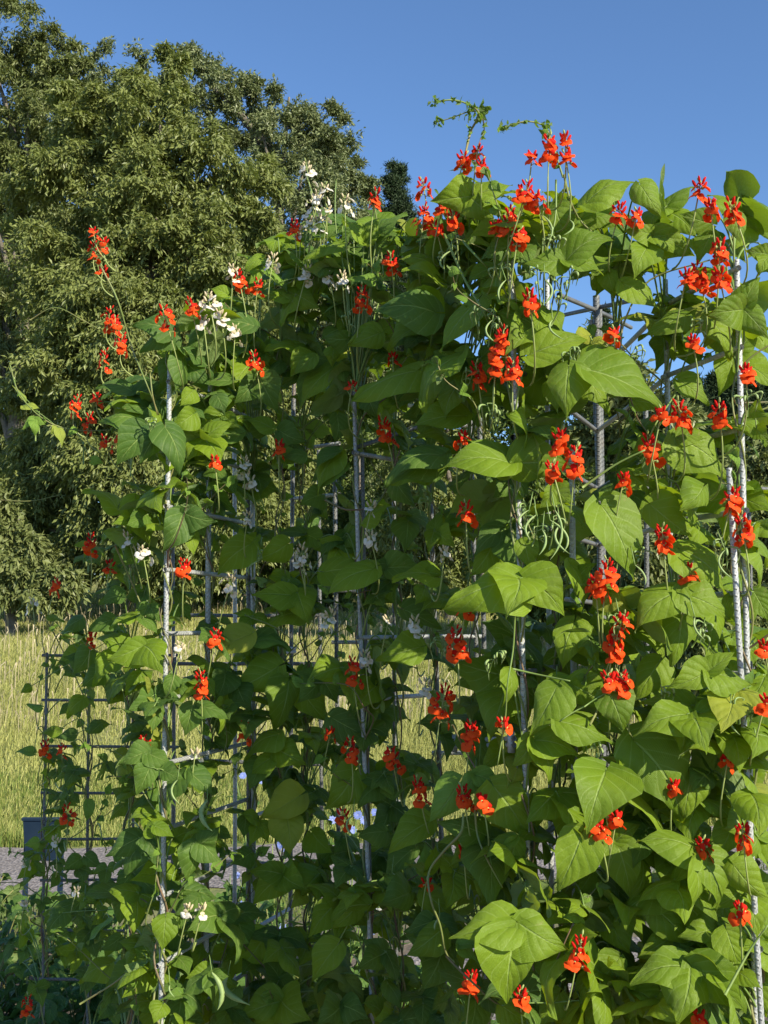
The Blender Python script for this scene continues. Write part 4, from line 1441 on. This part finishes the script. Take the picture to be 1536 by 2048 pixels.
# ------------------------------------------------------------------ pods
PODS = '''415,1601,424,1662,7;424,1945,435,2020,8;455,1955,500,2010,9;706,1630,714,1676,5;702,1908,714,1950,5;784,1745,800,1795,5;1085,1060,1078,1110,6;1100,1040,1126,1105,6;1072,1030,1062,1080,6;1120,1050,1140,1108,6;1110,1020,1100,1120,6;1058,1020,1050,1060,5;1140,440,1128,470,5
1085,430,1098,480,5;1090,560,1085,610,6;1012,560,1000,600,5;985,640,1000,690,5;1105,640,1130,680,5;1240,1235,1230,1270,5;1390,1235,1410,1280,5;1270,1130,1290,1170,5;905,500,890,540,5;1450,1100,1470,1160,5;880,1835,870,1860,5;355,1560,362,1610,5;340,1970,350,1995,4;520,1120,500,1150,4;1460,1430,1480,1470,5'''
for s in PODS.replace('\n', ';').split(';'):
    x0, y0, x1, y1, w = [float(v) for v in s.split(',')]
    Y = Yf(x0) - 0.04
    A, B = at(x0, y0, Y), at(x1, y1, Y - 0.01)
    mid = (A + B) / 2 + np.array([random.choice((-1, 1)) * random.uniform(0.3, 0.8) * np.linalg.norm(B - A), 0, 0])
    P = bez(A, mid, B, 12)
    rr = (w if w > 6.5 else w * .62) / F * Y * 0.5 * np.array([.25, .6, .9, 1.05, 1, .95, 1.05, 1, .95, .7, .35, .1]) * 1.35
    g = Geo()
    g.tube(P, rr, 8, 0)
    V = A + np.array([random.uniform(-.01, .01), 0.01, 0.035])
    g.tube(bez(V, (V + A) / 2, A, 5), 0.0010, 6, 1)
    p = min(plants, key=lambda q: abs(q['px'] - x0))
    link('pod', g.mesh('pod', [M['pod'], M['petiole']], A), p['t'], A - p['root'])

# spent flower stalks carrying little curled pods
SPENT = '''1075,1045,60 1118,1060,50 1055,1020,40 1112,600,60 985,650,50 1004,530,46 1100,480,60 930,760,40 985,830,44 1150,720,40 1290,1120,44 1242,1250,40 1455,1110,50 1400,1260,46 965,640,40 1085,560,60 900,500,40 1330,1390,36 1480,1420,40 1140,560,40 860,1000,36 520,1120,36 700,640,36 300,850,34 880,1290,36 1190,1500,34 1270,720,40 1390,650,36 990,1320,34 1500,800,36'''
for s in SPENT.split():
    x, y, h = [float(v) for v in s.split(',')]
    Y = Yf(x) - 0.02
    c = at(x, y, Y)
    H = h / F * Y
    p = min(plants, key=lambda q: abs(q['px'] - x))
    g = Geo()
    sgn = random.choice((1, 1, -1))
    top = c + np.array([random.uniform(-.3, .3) * H, 0, H * .55])
    bot = c - np.array([random.uniform(-.3, .3) * H, -0.03, H * .75])
    st = bez(bot, c + np.array([random.uniform(-.4, .4) * H, 0, 0]), top, 10)
    g.tube(st, np.linspace(.0018, .0009, 10), 6, 1)
    for k in range(random.randint(4, 7)):
        q = st[random.randint(3, 9)]
        a = random.random() * 6.3
        d = np.array([math.cos(a), -abs(math.sin(a)), 0.1])
        L = random.uniform(.016, .040)
        e = q + d * L * .45 + [0, 0, -L * random.uniform(.3, 1.1)]
        m_ = q + d * L * 1.0 + [0, 0, L * random.uniform(-.1, .5)]
        P = bez(q, m_, e, 9)
        g.tube(P, np.array([.0005, .0010, .0016, .0019, .0020, .0019, .0015, .0009, .0003]) * random.uniform(.8, 1.25), 6, 0)
    link('pod_cluster', g.mesh('pod_cluster', [M['pod'], M['petiole']], c), p['t'], c - p['root'])

# ------------------------------------------------------------------ loose shoots drawn from the photograph
SHOOTS = [
    ([(930, 310), (942, 262), (958, 228), (935, 208), (905, 200), (872, 203)], 2.35, 'stem', .0028),
    ([(955, 222), (935, 224), (905, 235), (872, 245)], 2.35, 'stem', .0016),
    ([(966, 238), (968, 262), (956, 292), (948, 330)], 2.35, 'stem_dark', .0015),
    ([(1126, 355), (1112, 310), (1098, 268), (1085, 250), (1050, 243), (1005, 256)], 2.1, 'stem', .0022),
    ([(1128, 350), (1140, 400), (1160, 440), (1190, 470)], 2.05, 'stem', .0024),
    ([(925, 325), (935, 400), (945, 470), (960, 540)], 2.35, 'petiole', .0024),
    ([(888, 468), (930, 560), (965, 620), (978, 650)], 2.12, 'petiole', .0030),
    ([(925, 482), (960, 520), (985, 545)], 2.12, 'petiole', .0026),
    ([(1112, 360), (1110, 440), (1090, 520), (1086, 640)], 2.1, 'petiole', .0022),
    ([(1088, 400), (1085, 500), (1080, 560)], 2.1, 'petiole', .0022),
    ([(927, 1625), (922, 1665), (890, 1700), (858, 1745), (862, 1800), (880, 1850), (892, 1905), (910, 1925)], 2.15, 'stem', .0028),
    ([(892, 1912), (940, 1960), (1000, 2010), (1060, 2010), (1140, 2000), (1158, 1985)], 2.1, 'stem_dark', .0022),
    ([(950, 1620), (955, 1670), (975, 1720), (1005, 1775)], 2.1, 'stem', .0024),
    ([(1030, 1230), (1026, 1300), (1015, 1370), (1010, 1440), (995, 1530)], 2.02, 'petiole', .0019),
    ([(1026, 1338), (1080, 1350), (1140, 1362)], 2.02, 'petiole', .0022),
    ([(905, 1450), (930, 1500), (950, 1535)], 2.15, 'stem_dark', .0022),
    ([(0, 1000), (60, 1002), (120, 990)], 3.3, 'stem', .0018),
    ([(60, 640), (110, 615), (165, 640), (200, 660)], 3.1, 'stem', .0016),
    ([(20, 730), (40, 790), (90, 840), (150, 860), (230, 860)], 3.1, 'stem', .0022),
    ([(200, 530), (235, 600), (262, 690), (290, 760), (318, 830)], 2.55, 'stem', .0024),
    ([(300, 745), (305, 790), (315, 830)], 2.5, 'stem', .0022),
    ([(160, 2008), (230, 1965), (280, 1925), (318, 1930)], 2.7, 'stem', .0024),
    ([(640, 640), (600, 520), (560, 400)], 2.85, 'petiole', .0001),
    ([(612, 350), (640, 430), (670, 500)], 2.75, 'petiole', .0022),
    ([(672, 360), (670, 420), (674, 480)], 2.75, 'petiole', .0018),
    ([(748, 410), (760, 480), (768, 560)], 2.6, 'stem', .0026),
    ([(80, 1220), (120, 1290), (170, 1400), (200, 1500)], 3.45, 'stem', .0022),
    ([(230, 1090), (270, 1180), (300, 1260), (320, 1330)], 2.7, 'stem', .0024),
    ([(490, 1230), (560, 1260), (600, 1300)], 2.75, 'stem', .0020),
    ([(930, 990), (925, 900), (935, 860), (1000, 800)], 2.6, 'stem_dark', .0026),
    ([(650, 1000), (700, 1020), (760, 1000), (800, 900)], 2.6, 'stem_dark', .0028),
    ([(1165, 975), (1230, 930), (1290, 900)], 2.0, 'petiole', .0026),
    ([(1290, 905), (1310, 850), (1350, 790)], 2.0, 'petiole', .0022),
    ([(1240, 700), (1250, 640), (1300, 560), (1420, 520)], 2.05, 'stem', .0024),
    ([(1180, 1450), (1225, 1360), (1240, 1300)], 2.0, 'stem', .0022),
    ([(1390, 1710), (1440, 1715), (1490, 1728)], 1.95, 'petiole', .0024),
    ([(1450, 1990), (1500, 1900), (1536, 1850)], 1.9, 'petiole', .0024),
]


def smooth_path(P, n=6):
    P = np.asarray(P, float)
    Q = np.concatenate([[2 * P[0] - P[1]], P, [2 * P[-1] - P[-2]]])
    out = []
    for i in range(1, len(Q) - 2):
        for t in np.linspace(0, 1, n, endpoint=(i == len(Q) - 3)):
            out.append(0.5 * ((2 * Q[i]) + (-Q[i - 1] + Q[i + 1]) * t + (2 * Q[i - 1] - 5 * Q[i] + 4 * Q[i + 1] - Q[i + 2]) * t * t + (-Q[i - 1] + 3 * Q[i] - 3 * Q[i + 1] + Q[i + 2]) * t ** 3))
    return np.array(out)


for pts, Y, mt, r in SHOOTS:
    if r < .001:
        continue
    P = smooth_path([at(x, y, Y + 0.03 * math.sin(i * 1.3 + x)) for i, (x, y) in enumerate(pts)])
    c = P[len(P) // 2]
    p = min(plants, key=lambda q: abs(q['px'] - pts[len(pts) // 2][0]))
    g = Geo()
    g.tube(P, np.linspace(r, r * 0.62, len(P)), 6)
    # tiny folded leaves and nodes along young shoots
    if len(pts) > 3 and pts[0][1] < 360 or pts[0] == (20, 730):
        for i in range(3, len(P), 3):
            for _ in range(3):
                d = norm(rng.normal(size=3))
                leaflet(g, P[i], P[i] + d * random.uniform(.008, .018), .008, None, 0, 1, N=norm(rng.normal(size=3)))
        for _ in range(12):
            d = norm(rng.normal(size=3))
            b0 = P[-1] + rng.normal(size=3) * .004
            leaflet(g, b0, b0 + d * .012, .008, None, 0, 1, N=norm(rng.normal(size=3)))
    link('shoot', g.mesh('shoot', [M[mt], M['leaf_young']], c), p['t'], c - p['root'])
# side shoots wandering through each plant
for p in plants:
    for k in range(6):
        z = random.uniform(0.45, max(0.6, p['top'][2] - 0.05))
        a = axis_pt(p, z)
        pts2 = [a]
        d = norm([random.uniform(-1, 1), random.uniform(-.9, .1), random.uniform(0.2, 1.2)])
        for i in range(5):
            d = norm(d + rng.normal(size=3) * .35 + [0, 0, 0.12])
            pts2.append(pts2[-1] + d * random.uniform(.04, .08))
        P = smooth_path(pts2, 5)
        c = P[0]
        g = Geo()
        g.tube(P, np.linspace(.0021, .0009, len(P)), 6, 0)
        for i in (-1, -4, -8):
            for _ in range(2):
                dd = norm(rng.normal(size=3) + [0, -.4, -.3])
                L = random.uniform(.014, .034)
                leaflet(g, P[i], P[i] + dd * L, L * .8, None, 0, 1, N=norm(rng.normal(size=3) + SUNV))
        link('shoot', g.mesh('shoot', [M['stem'] if k % 2 else M['stem_dark'], M['leaf_young']], c), p['t'], c - p['root'])
# clumps of tiny leaves at the tips of the two highest shoots
for (x, y, Y, n, s) in [(960, 222, 2.35, 16, .020), (940, 208, 2.35, 10, .012), (935, 240, 2.35, 8, .012), (870, 204, 2.35, 10, .010), (1092, 262, 2.1, 12, .014), (1035, 245, 2.1, 5, .008), (1005, 256, 2.1, 6, .008), (935, 335, 2.3, 8, .02)]:
    g = Geo()
    c = at(x, y, Y)
    for _ in range(n):
        d = norm(rng.normal(size=3))
        b0 = c + rng.normal(size=3) * s * .5
        leaflet(g, b0, b0 + d * s * random.uniform(.6, 1.2), s * .7, None, 0, 0, N=norm(rng.normal(size=3)))
    p = min(plants, key=lambda q: abs(q['px'] - (950 if x < 980 else 1118)))
    link('shoot_tip', g.mesh('shoot_tip', [M['leaf_young']], c), p['t'], c - p['root'])

# ------------------------------------------------------------------ low plants, chicory, sign


def bush_meshes(seed, n, R_, H):
    random.seed(seed)
    g, gs = Geo(), Geo()
    for _ in range(n):
        a = random.random() * 6.3
        r = R_ * math.sqrt(random.random())
        c = np.array([r * math.cos(a), r * math.sin(a), H * (0.25 + 0.75 * random.random()) * (1.1 - 0.5 * (r / R_) ** 2)])
        q = free_leaf(None, c, random.uniform(0.05, 0.085), None)
        for V_, F_, m_, u_ in zip(q.v[1::2], q.f[1::2], q.m[1::2], q.uv[1::2]):
            pass
        full = Geo()
        g.v += q.v
        g.f += [f_ + g.n for f_ in q.f]
        g.m += q.m
        g.uv += q.uv
        g.n += q.n
        base = np.array([0.04 * math.cos(a), 0.04 * math.sin(a), -0.01])
        gs.tube(bez(base, np.array([c[0] * .3, c[1] * .3, c[2] * .7]), c, 7), 0.003, 6)
    return g.mesh('foliage', [M['leaf_low'], M['petiole']]), gs.mesh('stems', M['stem'])


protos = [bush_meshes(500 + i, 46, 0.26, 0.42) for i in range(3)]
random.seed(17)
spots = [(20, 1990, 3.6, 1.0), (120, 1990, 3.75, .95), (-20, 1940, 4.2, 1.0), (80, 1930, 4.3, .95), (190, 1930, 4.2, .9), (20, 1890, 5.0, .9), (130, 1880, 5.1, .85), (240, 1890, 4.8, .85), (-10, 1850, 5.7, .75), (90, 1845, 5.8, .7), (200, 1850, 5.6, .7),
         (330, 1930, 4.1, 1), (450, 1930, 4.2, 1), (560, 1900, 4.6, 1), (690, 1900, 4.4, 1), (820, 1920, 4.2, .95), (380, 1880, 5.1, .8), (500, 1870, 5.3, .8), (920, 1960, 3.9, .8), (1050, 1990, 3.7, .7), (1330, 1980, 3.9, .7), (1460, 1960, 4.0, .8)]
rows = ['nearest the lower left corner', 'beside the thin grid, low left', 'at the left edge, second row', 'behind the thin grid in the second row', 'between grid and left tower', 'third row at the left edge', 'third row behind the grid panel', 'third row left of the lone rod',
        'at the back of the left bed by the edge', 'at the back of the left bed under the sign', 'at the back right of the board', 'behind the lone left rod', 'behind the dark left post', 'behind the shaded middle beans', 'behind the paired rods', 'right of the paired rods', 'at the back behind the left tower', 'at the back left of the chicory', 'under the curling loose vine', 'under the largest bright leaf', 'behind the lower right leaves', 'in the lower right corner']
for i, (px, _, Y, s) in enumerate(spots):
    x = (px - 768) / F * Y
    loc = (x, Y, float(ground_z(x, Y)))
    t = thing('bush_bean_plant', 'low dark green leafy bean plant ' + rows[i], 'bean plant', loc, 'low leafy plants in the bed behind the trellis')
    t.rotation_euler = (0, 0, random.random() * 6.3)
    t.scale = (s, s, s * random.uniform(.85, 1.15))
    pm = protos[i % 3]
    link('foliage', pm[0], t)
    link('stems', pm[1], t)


def daisy(g, c, N, r, seed):
    rr = np.random.default_rng(seed)
    N = norm(N)
    A = norm(np.cross(N, [0.1, 0.2, 1]))
    B = np.cross(N, A)
    k = 13
    for i in range(k):
        a = 2 * math.pi * i / k + rr.normal() * .08
        d = A * math.cos(a) + B * math.sin(a) + N * 0.15
        petal(g, c, d, N, r * rr.uniform(.85, 1.05), r * 0.42, 0.05, 0, nv=4, nu=3)
    g.ell(c, (r * .12,) * 3, None, 1)


chs = [(700, 4.4, 'in the middle behind the paired rods'), (640, 4.6, 'left of the paired rods in the shade'), (790, 4.5, 'right of the paired rods'), (520, 4.8, 'behind the dark left post'), (560, 4.5, 'right of the dark left post'), (470, 5.0, 'left of the dark left post')]
pts_ = {0: [(712, 1640), (690, 1660), (735, 1625), (760, 1640), (690, 1790), (725, 1865), (745, 1655), (700, 1630)], 1: [(610, 1695), (650, 1640), (640, 1720), (670, 1590)], 2: [(775, 1645), (765, 1660), (740, 1650), (800, 1700), (757, 1635)], 3: [(472, 1552), (478, 1830), (470, 1810), (480, 1755), (510, 1560)], 4: [(550, 1855), (545, 1865), (575, 1650), (545, 1690), (560, 1700)], 5: [(455, 1810), (475, 1770), (460, 1750), (500, 1745)]}
for i, (px, Y, wh) in enumerate(chs):
    x = (px - 768) / F * Y
    root = np.array([x, Y, 0.0])
    t = thing('chicory_plant', 'wiry chicory plant with pale blue flowers ' + wh, 'chicory', root, 'blue flowered chicory behind the beans')
    gs, gl = Geo(), Geo()
    tops = [at(a, b_, Y + random.uniform(-.15, .15)) for a, b_ in pts_[i]]
    for q in tops:
        j = root + np.array([random.uniform(-.1, .1), random.uniform(-.1, .1), 0])
        P = bez(j, np.array([root[0] * .6 + q[0] * .4, q[1], q[2] * .6]), q, 9)
        gs.tube(P, np.linspace(.004, .0018, 9), 6)
        for k in range(1, 8):
            for _ in range(5):
                d = norm([random.uniform(-1, 1), random.uniform(-1, 1), random.uniform(-.2, .8)])
                L = random.uniform(.03, .07)
                leaflet(gl, P[k], P[k] + d * L, L * .35, None, 0, 0, N=norm(rng.normal(size=3) + [0, 0, 1]))
    link('stems', gs.mesh('stems', M['petiole'], root), t)
    link('foliage', gl.mesh('foliage', M['leaf_low'], root), t)
    for k, q in enumerate(tops):
        g = Geo()
        for e in range(1):
            daisy(g, (0.03 * math.cos(e * 2.1), 0.01 * e, 0.028 * math.sin(e * 2.1)), (random.uniform(-.2, .5), -1, random.uniform(0, .8)), .020, i * 10 + k + e)
        link('flower', g.mesh('flower', [M['blue'], M['pet_white']]), t, q - root)

Y = 6.1
c = at(85, 1678, Y)
root = np.array([c[0], Y, 0.0])
t = thing('notice_board', 'small blue grey board on two legs beside the gravel path at the far left', 'sign', root)
g = Geo()
w2, h2 = 0.098, 0.115
tl = np.array([[1, 0, 0], [0, 0.966, 0.259], [0, -0.259, 0.966]])
g.box(c - root, (w2, 0.006, h2), 0, tl)
link('board', g.mesh('board', M['sign'], smooth=False), t)
g = Geo()
for dx, dz, hx, hz in ((0, h2, w2, .006), (0, -h2, w2, .006)):
    g.box(c - root + tl[2] * dz + [0, -.002, 0], (hx + .006, 0.010, hz), 0, tl)
link('frame', g.mesh('frame', M['sign'], smooth=False), t)
for sx in (-1, 1):
    g = Geo()
    zt_ = (c - root)[2]
    g.box((sx * (w2 - .004) + (c - root)[0], 0.03, zt_ / 2 - .005), (0.012, 0.012, zt_ / 2))
    link('leg', g.mesh('leg', M['sign'], smooth=False), t)
print('leaves', [(p['nleaf'], p['ncl']) for p in plants])
